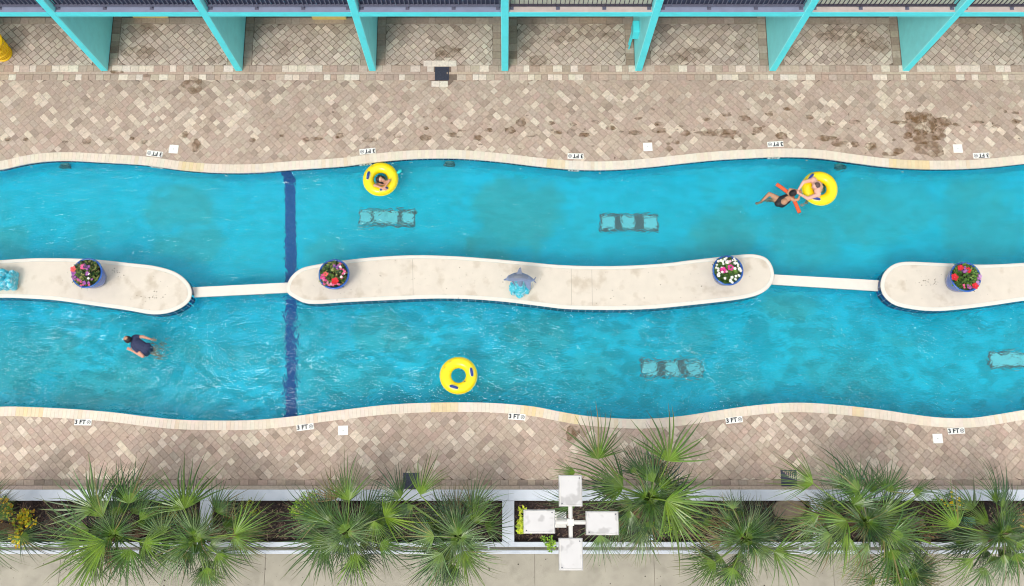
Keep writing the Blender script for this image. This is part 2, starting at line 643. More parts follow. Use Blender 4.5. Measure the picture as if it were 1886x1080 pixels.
top_w = resample(catmull([P(x, y, 0) for x, y in extend(TOP)], 6), 0.12)
bot_w = resample(catmull([P(x, y, 0) for x, y in extend(BOT)], 6), 0.12)
tx, ty = [p.x for p in top_w], [p.y for p in top_w]
bx_, by_ = [p.x for p in bot_w], [p.y for p in bot_w]
TOPY = lambda x: float(np.interp(x, tx, ty))
BOTY = lambda x: float(np.interp(x, bx_, by_))
X0, X1 = max(tx[0], bx_[0]), min(tx[-1], bx_[-1])
MID_Y = P(932, 535, WATER_Z).y
M["water"] = water_material()
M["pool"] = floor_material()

# stained, greener areas of the plaster floor: px centre, radii, strength
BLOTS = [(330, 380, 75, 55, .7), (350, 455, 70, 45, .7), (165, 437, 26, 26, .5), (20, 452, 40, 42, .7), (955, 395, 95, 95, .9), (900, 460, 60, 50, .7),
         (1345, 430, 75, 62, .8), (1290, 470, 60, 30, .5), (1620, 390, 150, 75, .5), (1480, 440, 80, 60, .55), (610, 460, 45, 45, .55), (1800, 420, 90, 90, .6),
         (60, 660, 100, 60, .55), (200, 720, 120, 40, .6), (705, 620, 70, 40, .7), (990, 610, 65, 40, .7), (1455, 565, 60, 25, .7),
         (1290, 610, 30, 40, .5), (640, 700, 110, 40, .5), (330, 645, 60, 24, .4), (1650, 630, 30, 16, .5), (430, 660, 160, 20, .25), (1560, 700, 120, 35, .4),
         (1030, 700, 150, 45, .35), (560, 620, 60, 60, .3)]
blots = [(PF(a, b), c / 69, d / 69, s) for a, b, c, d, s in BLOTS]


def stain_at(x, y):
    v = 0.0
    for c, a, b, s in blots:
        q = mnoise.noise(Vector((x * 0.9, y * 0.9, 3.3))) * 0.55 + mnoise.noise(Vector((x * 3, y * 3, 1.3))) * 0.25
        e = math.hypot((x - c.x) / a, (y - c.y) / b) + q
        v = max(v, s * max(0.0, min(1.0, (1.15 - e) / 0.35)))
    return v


def pool_strip(z, rows, inset, colour=None):
    xs = np.arange(X0, X1 + 0.001, 0.16)
    mb = MB()
    vs, cs = [], []
    for x in xs:
        a, b = BOTY(x) - inset, TOPY(x) + inset
        for r_ in range(rows + 1):
            y = a + (b - a) * r_ / rows
            vs.append((x, y, z))
            cs.append(colour(x, y) if colour else 0.0)
    fs, k = [], rows + 1
    for i in range(len(xs) - 1):
        for r_ in range(rows):
            fs.append((i * k + r_, (i + 1) * k + r_, (i + 1) * k + r_ + 1, i * k + r_ + 1))
    mb.v, mb.f = vs, fs
    mb.c = [[(cs[i],) * 3 for i in f] if colour else None for f in fs]
    return mb


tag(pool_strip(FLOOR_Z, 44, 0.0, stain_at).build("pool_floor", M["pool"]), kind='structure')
tag(pool_strip(WATER_Z, 6, 0.0).build("water", M["water"]), kind='structure')

mb = MB()
for line, sgn in ((top_w, 1), (bot_w, -1)):
    vs = []
    for p in line:
        vs += [(p.x, p.y, -0.03), (p.x, p.y, -0.9), (p.x, p.y - sgn * 0.03, -0.98), (p.x, p.y - sgn * 0.12, FLOOR_Z + 0.003)]
    fs = []
    for i in range(len(line) - 1):
        for q in range(3):
            f = (4 * i + q, 4 * i + q + 1, 4 * i + q + 5, 4 * i + q + 4)
            fs.append(f if sgn > 0 else f[::-1])
    mb.add(vs, fs, (0.12,) * 3)
for x in (X0, X1):
    mb.add([(x, BOTY(x), -0.03), (x, TOPY(x), -0.03), (x, TOPY(x), FLOOR_Z), (x, BOTY(x), FLOOR_Z)], [(0, 1, 2, 3)], (0.1,) * 3)
pool_wall = tag(mb.build("pool_wall", M["pool"], smooth=False), kind='structure')


def tile_band(line, closed, side, z_top, rows, size, parent, seed):
    """glazed tiles on a light grout strip, standing on the wall that follows line"""
    rng = random.Random(seed)
    pts = resample(line, size, closed)
    nn = normals2(pts, closed)
    g, t = MB(), MB()
    n = len(pts)
    for i in range(n if closed else n - 1):
        j = (i + 1) % n
        a, b = pts[i] + nn[i] * side * 0.004, pts[j] + nn[j] * side * 0.004
        zb = z_top - rows * size
        q = [(a.x, a.y, z_top), (b.x, b.y, z_top), (b.x, b.y, zb), (a.x, a.y, zb)]
        g.add(q, [(0, 1, 2, 3)])
        for r_ in range(rows):
            a2, b2 = pts[i] + nn[i] * side * 0.010, pts[j] + nn[j] * side * 0.010
            d = (b2 - a2).normalized() * 0.006
            a2, b2 = a2 + d, b2 - d
            zt, zb2 = z_top - r_ * size - 0.005, z_top - (r_ + 1) * size + 0.005
            base = lin(22, 44, 92) if rng.random() < 0.8 else lin(40, 70, 118)
            t.add([(a2.x, a2.y, zt), (b2.x, b2.y, zt), (b2.x, b2.y, zb2), (a2.x, a2.y, zb2)], [(0, 1, 2, 3)], jit(base, rng, 0.3))
    gr = g.build("grout", M["grout"], parent)
    ti = t.build("waterline_tile", M["tile"], parent)
    return gr, ti


tile_band(top_w, False, -1, -0.03, 1, 0.15, pool_wall, 1)
tile_band(bot_w, False, 1, -0.03, 1, 0.15, pool_wall, 2)

# coping: single stones along both edges
rng = random.Random(5)
YELLOWED = [(298, 345, 'T'), (1005, 1042, 'T'), (1664, 1745, 'T'), (40, 84, 'B'), (792, 842, 'B'), (955, 1000, 'B'), (1025, 1062, 'B'), (1560, 1580, 'B')]
mb = MB()
for line, sgn, key in ((top_w, 1, 'T'), (bot_w, -1, 'B')):
    pts = resample(line, 0.105)
    nn = normals2(pts)
    tone = 0.0
    for i in range(len(pts) - 1):
        a, b = pts[i], pts[i + 1]
        d = (b - a).normalized() * 0.0010
        na, nb = nn[i] * sgn, nn[i + 1] * sgn
        a0, b0 = a + d - na * 0.022, b - d - nb * 0.022
        a1, b1 = a + d + na * 0.232, b - d + nb * 0.232
        px = CX + a.x * 68.0
        c = lin(214, 200, 179)
        if rng.random() < 0.12:
            tone = rng.uniform(-0.35, 0.35)
        c = mixc(c, lin(220, 210, 195), 0.5 + tone)
        for y0, y1, kk in YELLOWED:
            if kk == key and y0 < px < y1:
                c = mixc(c, lin(216, 192, 140), rng.uniform(0.35, 0.8))
        if rng.random() < 0.03:
            c = mixc(c, lin(205, 184, 150), 0.4)
        quad = [a0, b0, b1, a1] if sgn > 0 else [b0, a0, a1, b1]
        mb.slab([(q.x, q.y) for q in quad], -0.04, 0.012 + rng.uniform(-0.001, 0.001), jit(c, rng, 0.022), 0.0022)
tag(mb.build("pool_coping", M["coping"]), kind='structure')

# ------------------------------------------------------------------ ground sheet and pavers
BIG = 300.0
Z_BED = -0.016
mb = MB()
for line, yy, sgn in ((top_w, BIG, 1), (bot_w, -BIG, -1)):
    vs = []
    for p in line:
        vs += [(p.x, p.y, Z_BED), (p.x, yy, Z_BED)]
    fs = []
    for i in range(len(line) - 1):
        f = (2 * i, 2 * i + 2, 2 * i + 3, 2 * i + 1)
        fs.append(f if sgn > 0 else f[::-1])
    mb.add(vs, fs)
mb.add([(-BIG, -BIG, Z_BED), (X0, -BIG, Z_BED), (X0, BIG, Z_BED), (-BIG, BIG, Z_BED)], [(0, 1, 2, 3)])
mb.add([(X1, -BIG, Z_BED), (BIG, -BIG, Z_BED), (BIG, BIG, Z_BED), (X1, BIG, Z_BED)], [(0, 1, 2, 3)])
tag(mb.build("ground", M["bed"]), kind='structure')

Y_FIN = P(930, 131, 0).y                 # front edge of the building's fins
Y_BAND = P(930, 137, 0).y
Y_FIELD_T = P(930, 148, 0).y
Y_FIELD_B = P(930, 884, 0).y
Y_PLANT = P(930, 901, 0.0).y
PALE, MIDC, WARM, DARK = lin(200, 184, 166), lin(176, 158, 142), lin(182, 160, 144), lin(156, 138, 123)
BROWN = lin(124, 100, 84)


def paver_col(rng, x, y, bay=False):
    k = mnoise.noise(Vector((x * 0.35, y * 0.5, 7.7))) * 0.5 + mnoise.noise(Vector((x * 1.4, y * 1.4, 2.1))) * 0.25
    u = rng.random()
    pale_p = 0.15 + 0.2 * k
    if u < pale_p:
        c = mixc(PALE, lin(214, 199, 180), rng.random() * .8)
    elif u < 0.62:
        c = mixc(MIDC, WARM, rng.random())
    elif u < 0.88:
        c = mixc(MIDC, PALE, rng.uniform(0.1, 0.5))
    else:
        c = mixc(DARK, MIDC, rng.random())
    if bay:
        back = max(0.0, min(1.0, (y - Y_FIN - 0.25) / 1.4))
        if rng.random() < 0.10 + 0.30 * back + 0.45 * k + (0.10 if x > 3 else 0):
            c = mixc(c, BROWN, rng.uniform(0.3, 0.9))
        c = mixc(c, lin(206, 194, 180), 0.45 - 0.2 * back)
    return jit(c, rng, 0.05, 0.02)


U = 0.081


def field(mb, inside, x0, x1, y0, y1, rng, bay=False, gap=0.0038):
    """45 degree field of mixed square and oblong pavers"""
    ca = math.sqrt(0.5)
    cx, cy = (x0 + x1) / 2, (y0 + y1) / 2
    hw = (x1 - x0 + y1 - y0) / 2 * ca + 1
    n = int(hw / (6 * U)) + 1
    for i in range(-n, n):
        shift = rng.choice((0, 1, 2, 3, 4, 5)) * U
        for j in range(-n, n):
            horiz = rng.random() < 0.5
            for s_ in range(3):
                cuts = rng.choice(((3, 3), (2, 2, 2), (2, 3, 1), (3, 2, 1)) if rng.random() < 0.2 else ((3, 3), (3, 3), (2, 2, 2)))
                pos = 0
                for cu in cuts:
                    if horiz:
                        a0, a1, b0, b1 = pos * U, (pos + cu) * U, s_ * 2 * U, (s_ * 2 + 2) * U
                    else:
                        a0, a1, b0, b1 = s_ * 2 * U, (s_ * 2 + 2) * U, pos * U, (pos + cu) * U
                    pos += cu
                    a0, a1 = a0 + i * 6 * U + gap / 2, a1 + i * 6 * U - gap / 2
                    b0, b1 = b0 + j * 6 * U + shift + gap / 2, b1 + j * 6 * U + shift - gap / 2
                    q = []
                    for a, b in ((a0, b0), (a1, b0), (a1, b1), (a0, b1)):
                        q.append((cx + (a - b) * ca, cy + (a + b) * ca))
                    mx, my = sum(p[0] for p in q) / 4, sum(p[1] for p in q) / 4
                    if not (x0 - 0.2 < mx < x1 + 0.2 and y0 - 0.2 < my < y1 + 0.2):
                        continue
                    q = inside(q, mx, my)
                    if q is None:
                        continue
                    z = rng.uniform(-0.0015, 0.0015)
                    mb.slab(q, -0.02, z, paver_col(rng, mx, my, bay), 0.006 if bay else 0.004)


def clampq(q, x0, x1, y0, y1):
    r_ = [(min(max(a, x0), x1), min(max(b, y0), y1)) for a, b in q]
    ar = 0.0
    for i in range(4):
        a, b = r_[i], r_[(i + 1) % 4]
        ar += a[0] * b[1] - a[1] * b[0]
    return r_ if abs(ar) > 0.004 else None


rng = random.Random(11)
mb = MB()
XA, XB = -17.5, 17.5
drain_c = P(814, 136, 0)


def in_top(q, mx, my):
    if my < TOPY(mx) + 0.11:
        return None
    if abs(mx - drain_c.x) < 0.26 and abs(my - drain_c.y) < 0.26:
        return None
    return clampq(q, XA, XB, -99, Y_FIELD_T)


def in_bot(q, mx, my):
    if my > BOTY(mx) - 0.11:
        return None
    return clampq(q, XA, XB, Y_FIELD_B, 99)


field(mb, in_top, XA, XB, min(ty), Y_FIELD_T, rng)
field(mb, in_bot, XA, XB, Y_FIELD_B, max(by_), rng)


def course(y0, y1, lens, col, x0=XA, x1=XB, skip=None):
    x = x0
    while x < x1:
        w = rng.uniform(*lens)
        if not (skip and skip(x + w / 2)):
            mb.slab([(x + .003, y0 + .003), (x + w - .003, y0 + .003), (x + w - .003, y1 - .003), (x + .003, y1 - .003)], -0.02,
                    rng.uniform(-0.0015, 0.0015), jit(col(), rng, 0.06), 0.005)
        x += w


palecol = lambda: rng.choice((mixc(PALE, MIDC, 0.3), mixc(PALE, lin(236, 226, 210), 0.5), MIDC, WARM))
course(Y_FIELD_T + 0.002, Y_BAND - 0.002, (0.16, 0.28), palecol, skip=lambda x: abs(x - drain_c.x) < 0.3)
course(Y_BAND + 0.075, Y_FIN + 0.18, (0.17, 0.3), palecol, skip=lambda x: abs(x - drain_c.x) < 0.3)
course(Y_BAND, Y_BAND + 0.073, (0.6, 1.4), lambda: lin(188, 168, 150))
course(P(930, 894, 0).y, Y_FIELD_B - 0.003, (0.2, 0.28), lambda: rng.choice((MIDC, DARK, mixc(MIDC, DARK, 0.5), WARM)))
course(Y_PLANT - 0.02, P(930, 894, 0).y - 0.004, (2.0, 3.0), lambda: lin(196, 178, 160))
FIN_PX = [192, 440, 686, 930, 1176, 1423, 1669]
fin_x = [P(x, 131, 0).x for x in FIN_PX]
step_x = (fin_x[-1] - fin_x[0]) / 6
fins_all = [fin_x[0] - step_x * k for k in (2, 1)] + fin_x + [fin_x[-1] + step_x * k for k in (1, 2)]
Y_BAY0, Y_BAY1 = Y_FIN + 0.183, Y_FIN + 3.4
for a, b in zip(fins_all, fins_all[1:]):
    xa, xb = a + 0.36, b - 0.36
    field(mb, lambda q, mx, my: clampq(q, xa, xb, Y_BAY0, Y_BAY1 - 1.9), xa, xb, Y_BAY0, Y_BAY1 - 1.9, rng, True, 0.016)
    course(Y_BAY1 - 1.895, Y_BAY1 - 1.7, (0.2, 0.5), lambda: mixc(DARK, MIDC, rng.random()), xa, xb)
    for side_x in (a + 0.12, b - 0.35):
        y = Y_BAY0
        while y < Y_BAY1 - 1.7:
            h = rng.uniform(0.18, 0.24)
            mb.slab([(side_x, y + .004), (side_x + .23, y + .004), (side_x + .23, y + h - .004), (side_x, y + h - .004)], -0.02, 0,
                    jit(mixc(MIDC, BROWN, rng.uniform(0, 0.6)), rng, 0.08), 0.005)
            y += h
for dx, dy in ((-0.18, 0.32), (0.06, 0.32), (-0.42, 0.32), (0.30, 0.32), (-0.18, -0.32), (0.06, -0.32)):
    mb.slab([(drain_c.x + dx - .12, drain_c.y + dy - .09), (drain_c.x + dx + .115, drain_c.y + dy - .09),
             (drain_c.x + dx + .115, drain_c.y + dy + .09), (drain_c.x + dx - .12, drain_c.y + dy + .09)], -0.02, 0.004, jit(lin(222, 212, 198), rng, 0.04), 0.005)
tag(mb.build("paving", M["paver"]), kind='structure')

# damp brown marks on the stones
rng = random.Random(21)
mb = MB()


def blot(px, py, rx, ry, s=1.0, z=0.0045):
    c = P(px, py, z)
    n = 18
    ph = rng.uniform(0, 9)
    vs = [(c.x, c.y, c.z)]
    for k in range(n):
        an = 2 * math.pi * k / n
        q = 1 + 0.45 * mnoise.noise(Vector((math.cos(an) * 1.8 + ph, math.sin(an) * 1.8, ph * 3)))
        vs.append((c.x + math.cos(an) * rx / 68 * q, c.y + math.sin(an) * ry / 68 * q, c.z))
    mb.add(vs, [(0, 1 + k, 1 + (k + 1) % n) for k in range(n)], (s,) * 3)


layer = [0.0045]


def nextz():
    layer[0] += 0.00003
    return layer[0]


for a in ((355, 158, 20, 18), (362, 268, 9, 13), (160, 260, 9, 6), (14, 257, 6, 4), (47, 257, 6, 4), (265, 262, 8, 4), (120, 262, 7, 3), (340, 248, 8, 8),
          (205, 256, 7, 4), (243, 255, 5, 4), (465, 258, 6, 5), (520, 250, 5, 3), (575, 256, 24, 4), (625, 250, 8, 6), (680, 258, 16, 5),
          (732, 250, 8, 5), (785, 254, 12, 6), (785, 236, 5, 4), (833, 249, 10, 5), (880, 254, 10, 6), (900, 240, 9, 4), (940, 240, 10, 9), (960, 225, 9, 9),
          (980, 249, 10, 5), (1015, 227, 7, 4), (1028, 244, 9, 4), (1056, 229, 7, 4), (1076, 249, 11, 5), (1096, 224, 8, 3), (1125, 236, 11, 5), (1176, 218, 7, 3),
          (1170, 245, 14, 5), (1215, 228, 9, 4), (1215, 240, 14, 6), (1232, 274, 7, 6), (1262, 245, 10, 7), (1300, 220, 8, 4), (1338, 211, 10, 5), (1370, 218, 12, 7),
          (1320, 244, 40, 7), (1345, 250, 22, 5), (1395, 240, 11, 7), (1417, 211, 8, 4), (1440, 250, 12, 8), (1492, 216, 8, 5), (1450, 201, 9, 4), (1530, 228, 7, 4),
          (1573, 225, 12, 5), (1520, 255, 20, 6), (1548, 265, 18, 6), (1575, 266, 8, 6), (1605, 270, 16, 8), (1655, 278, 12, 6), (1655, 226, 16, 4), (1686, 232, 18, 20), (1714, 228, 16, 20), (1700, 252, 26, 14), (1732, 246, 12, 16), (1672, 250, 10, 8),
          (1710, 275, 34, 15), (1690, 215, 24, 12), (1735, 225, 16, 12), (1762, 230, 8, 4), (1800, 225, 12, 3), (1835, 233, 9, 4), (1872, 224, 9, 5), (1870, 208, 8, 3),
          (1055, 798, 11, 14, .9), (215, 133, 14, 4), (270, 140, 10, 3, .5), (1640, 284, 20, 5), (1245, 262, 8, 5)):
    blot(*a[:4], *(a[4:] or (rng.uniform(0.75, 1.0),)), z=nextz())
for k in range(95):
    px = rng.uniform(560, 1880)
    blot(px, 240 + rng.gauss(0, 22), rng.uniform(1.6, 5), rng.uniform(1.2, 3), rng.uniform(0.5, 0.95), nextz())
for k in range(60):
    blot(rng.uniform(0, 1880), rng.uniform(150, 270), rng.uniform(1, 2.4), rng.uniform(0.8, 1.8), rng.uniform(0.4, 0.8), nextz())
for k in range(40):
    blot(rng.uniform(0, 1880), rng.uniform(785, 880), rng.uniform(1, 3), rng.uniform(0.8, 2), rng.uniform(0.3, 0.7), nextz())
for k in range(26):
    i = rng.randrange(len(FIN_PX) - 1)
    blot(rng.uniform(FIN_PX[i] + 20, FIN_PX[i + 1] - 20), rng.uniform(40, 115), rng.uniform(8, 34), rng.uniform(6, 16), rng.uniform(0.25, 0.55), nextz())
tag(mb.build("paving_stains", M["stain"]), "dark brown damp marks on the paving stones along the upper pool edge", "stains", kind='stuff')

# ------------------------------------------------------------------ islands and the low walls between them
Z_ISL = 0.25
ISL_A = [(XL, 480), (-300, 490), (-150, 488), (-60, 482), (0, 480), (67, 476.5), (133, 477), (187, 480), (234, 485), (285, 491), (322, 502), (344, 519), (352, 536), (349, 552),
         (335, 565), (311, 575), (280, 578), (234, 570.5), (167, 561), (100, 552), (33, 548), (0, 547.5), (-60, 549), (-150, 556), (-300, 556), (XL, 548)]
ISL_B = [(529, 537), (534, 514), (554, 496), (585, 488), (630, 481), (697, 474), (764, 471), (830, 472.5), (897, 477), (964, 483), (1031, 489), (1098, 491), (1164, 490),
         (1231, 485.5), (1262, 481.5), (1306, 476.5), (1366, 470), (1390, 469.5), (1410, 475.5), (1421, 489), (1425, 507), (1420, 524), (1403, 539), (1373, 548.5), (1323, 555.5),
         (1258, 562.5), (1198, 568), (1131, 570), (1047, 568.5), (997, 563), (930, 555), (864, 550), (797, 549), (713, 552), (630, 556), (585, 559), (561, 557), (544, 549)]
ISL_C = [(1623.5, 520.5), (1628, 505.5), (1640, 492), (1657, 484.5), (1680, 483), (1724, 485), (1790, 488), (1830, 488), (1886, 485), (1960, 478), (2060, 472), (2200, 480), (XR, 488),
         (XR, 568), (2200, 556), (2060, 545), (1960, 546), (1886, 553), (1824, 562), (1757, 570), (1717, 572), (1677, 568), (1647, 560), (1630, 546), (1624, 533)]


def ccw(pts):
    a = sum(p.x * q.y - p.y * q.x for p, q in zip(pts, pts[1:] + pts[:1]))
    return pts if a > 0 else pts[::-1]


def island(pxs, label, seed):
    line = ccw(resample(catmull([P(x, y, Z_ISL) for x, y in pxs], 8, True), 0.11, True))
    c = sum((p for p in line), Vector()) / len(line)
    root = thing("concrete_island", label, "island", (c.x, c.y, FLOOR_Z), group="plastered islands down the middle of the pool")
    nn = [-q for q in normals2(line, True)]            # outward
    n = len(line)
    mb = MB()
    ins = [p - q * 0.085 for p, q in zip(line, nn)]
    mb.add([(p.x, p.y, Z_ISL) for p in ins], [tuple(range(n))])
    o = mb.build("plaster_top", M["plaster"], root)
    bm = bmesh.new()
    bm.from_mesh(o.data)
    bmesh.ops.triangulate(bm, faces=bm.faces[:])
    bm.to_mesh(o.data)
    bm.free()
    rim = MB()
    prof = [(-0.083, Z_ISL + 0.0015), (-0.02, Z_ISL + 0.004), (0.006, Z_ISL - 0.002), (0.015, Z_ISL - 0.012), (0.014, Z_ISL - 0.035), (0.0, Z_ISL - 0.039)]
    vs, fs, k = [], [], len(prof)
    for p, q in zip(line, nn):
        vs += [(p.x + q.x * d, p.y + q.y * d, z) for d, z in prof]
    for i in range(n):
        j = (i + 1) % n
        for s_ in range(k - 1):
            fs.append((i * k + s_, i * k + s_ + 1, j * k + s_ + 1, j * k + s_))
    rim.add(vs, fs)
    rim.build("rim", M["plaster_rim"], root, smooth=True)
    w = MB()
    vs = []
    for p in line:
        vs += [(p.x, p.y, Z_ISL - 0.036), (p.x, p.y, FLOOR_Z)]
    w.add(vs, [(2 * i, 2 * i + 1, 2 * ((i + 1) % n) + 1, 2 * ((i + 1) % n)) for i in range(n)], (0.1,) * 3)
    w.build("side_wall", M["pool"], root)
    tile_band(line, True, -1, Z_ISL - 0.040, 2, 0.19, root, seed)
    return root


island(ISL_A, "cream plastered island running out of the left edge, its rounded end by the blue stripe", 31)
island(ISL_B, "long cream plastered island in the centre with the dolphin statue standing on it", 32)
island(ISL_C, "cream plastered island running out of the right edge, with grey speckles by its rounded end", 33)


def low_wall(a0, a1, b0, b1, label):
    z = 0.0
    q = [P(*a0, z), P(*a1, z), P(*b1, z), P(*b0, z)]       # upper left, lower left, lower right, upper right
    c = (q[0] + q[1] + q[2] + q[3]) / 4
    root = thing("low_wall", label, "wall", (c.x, c.y, FLOOR_Z), group="low walls joining the islands")
    m1 = MB()
    m1.slab([(p.x, p.y) for p in q], z - 0.05, z, None, 0.012)
    m1.build("cap", M["plaster_rim"], root)
    m2 = MB()
    for s0, s1, yy in ((q[1], q[2], 0.03), (q[0], q[3], -0.03)):
        n = 24
        for i in range(n):
            a, b = s0.lerp(s1, i / n), s0.lerp(s1, (i + 1) / n)
            dx = (b.x - a.x) * 0.04
            dy = yy - (0.006 if yy > 0 else -0.006)
            m2.add([(a.x + dx, a.y + dy, z - 0.052), (b.x - dx, b.y + dy, z - 0.052), (b.x - dx, b.y + dy, -0.21), (a.x + dx, a.y + dy, -0.21)],
                   [(0, 1, 2, 3)], lin(22, 44, 92))
    m2.build("waterline_tile", M["tile"], root)
    m3 = MB()
    i_ = 0.03
    m3.add([(q[0].x, q[0].y - i_, z - .05), (q[1].x, q[1].y + i_, z - .05), (q[2].x, q[2].y + i_, z - .05), (q[3].x, q[3].y - i_, z - .05),
            (q[0].x, q[0].y - i_, FLOOR_Z), (q[1].x, q[1].y + i_, FLOOR_Z), (q[2].x, q[2].y + i_, FLOOR_Z), (q[3].x, q[3].y - i_, FLOOR_Z)],
           [(1, 2, 6, 5), (3, 0, 4, 7)], (0.1,) * 3)
    m3.build("side_wall", M["pool"], root)


low_wall((350, 529.5), (350, 548), (533, 520.5), (533, 539), "narrow cream wall that meets the blue stripe between two islands")
low_wall((1422, 505.5), (1422, 524), (1628, 517), (1628, 537), "narrow cream wall right of the pot of white flowers, between two islands")

# small grey marks on the plaster
rng = random.Random(4)
mb = MB()
for cx_, cy_, n, s in ((275, 548, 26, 16), (1710, 520, 22, 12), (210, 502, 12, 10), (700, 507, 3, 4), (1110, 555, 6, 30), (900, 530, 10, 60), (1250, 530, 8, 60), (640, 545, 5, 14)):
    for k in range(n):
        c = P(cx_ + rng.gauss(0, s), cy_ + rng.gauss(0, s * 0.4), Z_ISL + 0.003)
        r_ = rng.uniform(0.006, 0.022)
        ph = rng.uniform(0, 6)
        mb.add([(c.x + math.cos(ph + a) * r_ * rng.uniform(.5, 1.3), c.y + math.sin(ph + a) * r_ * rng.uniform(.5, 1.2), c.z) for a in np.arange(0, 6.2, 1.05)], [tuple(range(6))])
for jx, y0, y1 in ((1052, 495, 562), (1090, 497, 563), (760, 478, 544)):
    a, b = P(jx, y0, Z_ISL + .003), P(jx + 1, y1, Z_ISL + .003)
    mb.add([(a.x - .004, a.y, a.z), (b.x - .004, b.y, b.z), (b.x + .004, b.y, b.z), (a.x + .004, a.y, a.z)], [(0, 1, 2, 3)])
for k in range(130):
    cx_ = rng.uniform(540, 1410) if rng.random() < .6 else rng.choice((rng.uniform(0, 340), rng.uniform(1640, 1886)))
    c = P(cx_, 515 + rng.gauss(0, 14), Z_ISL + .003)
    r_ = rng.uniform(.003, .012)
    mb.add([(c.x + math.cos(a) * r_ * rng.uniform(.5, 1.4), c.y + math.sin(a) * r_ * rng.uniform(.5, 1.2), c.z) for a in np.arange(0, 6.2, 1.05)], [tuple(range(6))])
tag(mb.build("plaster_specks", mat("plaster_speck", lin(150, 140, 126), 0.9)), "small grey specks and chips on the cream island tops", "specks", kind='stuff')

# ------------------------------------------------------------------ blue lane stripe on floor and walls, floor drains, wall fittings
mb = MB()
SA, SB = (PF(525.5, 340), PF(525.5, 766)), (PF(545, 340), PF(547.5, 766))
xa_ = lambda y: SA[0].x + (SA[1].x - SA[0].x) * (y - SA[0].y) / (SA[1].y - SA[0].y)
xb_ = lambda y: SB[0].x + (SB[1].x - SB[0].x) * (y - SB[0].y) / (SB[1].y - SB[0].y)
xa, xb = SA[0].x, SB[0].x
ys = np.linspace(BOTY(xa) + 0.121, TOPY(xa) - 0.121, 40)
vs = []
for y in ys:
    vs += [(xa_(y), y, FLOOR_Z + 0.006), (xb_(y), y, FLOOR_Z + 0.006)]
mb.add(vs, [(2 * i, 2 * i + 1, 2 * i + 3, 2 * i + 2) for i in range(len(ys) - 1)])
for yf, sgn in ((TOPY, 1), (BOTY, -1)):
    xa, xb = xa_(yf(xa)), xb_(yf(xb))
    ya, yb = yf(xa), yf(xb)
    q = []
    for d, z in ((0.121, FLOOR_Z + .006), (0.034, -0.975), (0.006, -0.9), (0.006, -0.185)):
        q += [(xa, ya - sgn * d, z), (xb, yb - sgn * d, z)]
    fs = [(2 * i, 2 * i + 1, 2 * i + 3, 2 * i + 2) for i in range(3)]
    mb.add(q, fs if sgn > 0 else [f[::-1] for f in fs])
tag(mb.build("lane_stripe", M["pool_blue"]), "dark blue stripe painted across the pool floor and up its walls", "stripe")


def drain(px0, px1, py0, py1, cells, label):
    a, b = PF(px0, py1), PF(px1, py0)
    z = FLOOR_Z
    root = thing("floor_drain", label, "drain", ((a.x + b.x) / 2, (a.y + b.y) / 2, z), group="grey floor drains on the pool floor")
    m1 = MB()
    m1.box(a.x, b.x, a.y, b.y, z, z + 0.04, None, 0.006)
    m1.build("drain_frame", M["drain_frame"], root)
    for x0, x1 in cells:
        c0, c1 = PF(x0, py1 - (py1 - py0) * 0.17), PF(x1, py0 + (py1 - py0) * 0.17)
        g = MB()
        n = max(3, round((c1.x - c0.x) / 0.075))
        g.box(c0.x, c1.x, c0.y, c1.y, z + 0.041, z + 0.048)
        for i in range(n + 1):
            x = c0.x + (c1.x - c0.x) * i / n
            g.box(x - .012, x + .012, c0.y, c1.y, z + 0.048, z + 0.06)
        for i in range(5):
            y = c0.y + (c1.y - c0.y) * i / 4
            g.box(c0.x, c1.x, y - .012, y + .012, z + 0.048, z + 0.063)
        g.build("grate", M["drain_grate"], root)


drain(661, 766, 388, 418, [(664, 685), (690, 711.5), (711.5, 733), (741, 762)], "floor drain below the tube with the girl, with four pale grates")
drain(1105, 1211, 395, 427, [(1109, 1131), (1146, 1168), (1186, 1208)], "three-grate floor drain in the upper channel above the central island")
drain(1181, 1293, 663, 694, [(1186, 1208), (1227, 1249), (1266, 1289)], "three-grate floor drain in the lower channel below the white-flowered pot")
drain(1819, 1912, 648, 679, [(1824, 1848), (1851, 1875), (1880, 1904)], "floor drain cut off by the right edge, grates close together")

for px, py, label in ((123, 303, "dark oval underwater light near the top left pool edge"), (828, 302, "dark oval underwater light just right of the girl's tube"),
                      (1545, 303, "dark oval underwater light above the man's tube")):
    p = P(px, py, -0.42)
    y = TOPY(p.x)
    root = thing("underwater_light", label, "pool light", (p.x, y - 0.005, -0.45), group="underwater lights in the upper pool wall")
    a, b = MB(), MB()
    ring, disc = [], []
    for k in range(24):
        an = 2 * math.pi * k / 24
        ring.append((p.x + math.cos(an) * 0.15, y - 0.09, -0.45 + math.sin(an) * 0.14))
    a.tube(ring + [ring[0]], 0.028, 8, caps=False)
    a.build("light_ring", M["fitting"], root, smooth=True)
    c0 = [(p.x + math.cos(2 * math.pi * k / 24) * 0.14, y - 0.085, -0.45 + math.sin(2 * math.pi * k / 24) * 0.13) for k in range(24)]
    c1 = [(p.x + math.cos(2 * math.pi * k / 24) * 0.14, y + 0.0, -0.45 + math.sin(2 * math.pi * k / 24) * 0.13) for k in range(24)]
    b.add(c0 + c1, [tuple(range(24))] + [(k, (k + 1) % 24, 24 + (k + 1) % 24, 24 + k) for k in range(24)])
    b.build("light_lens", M["lens"], root)
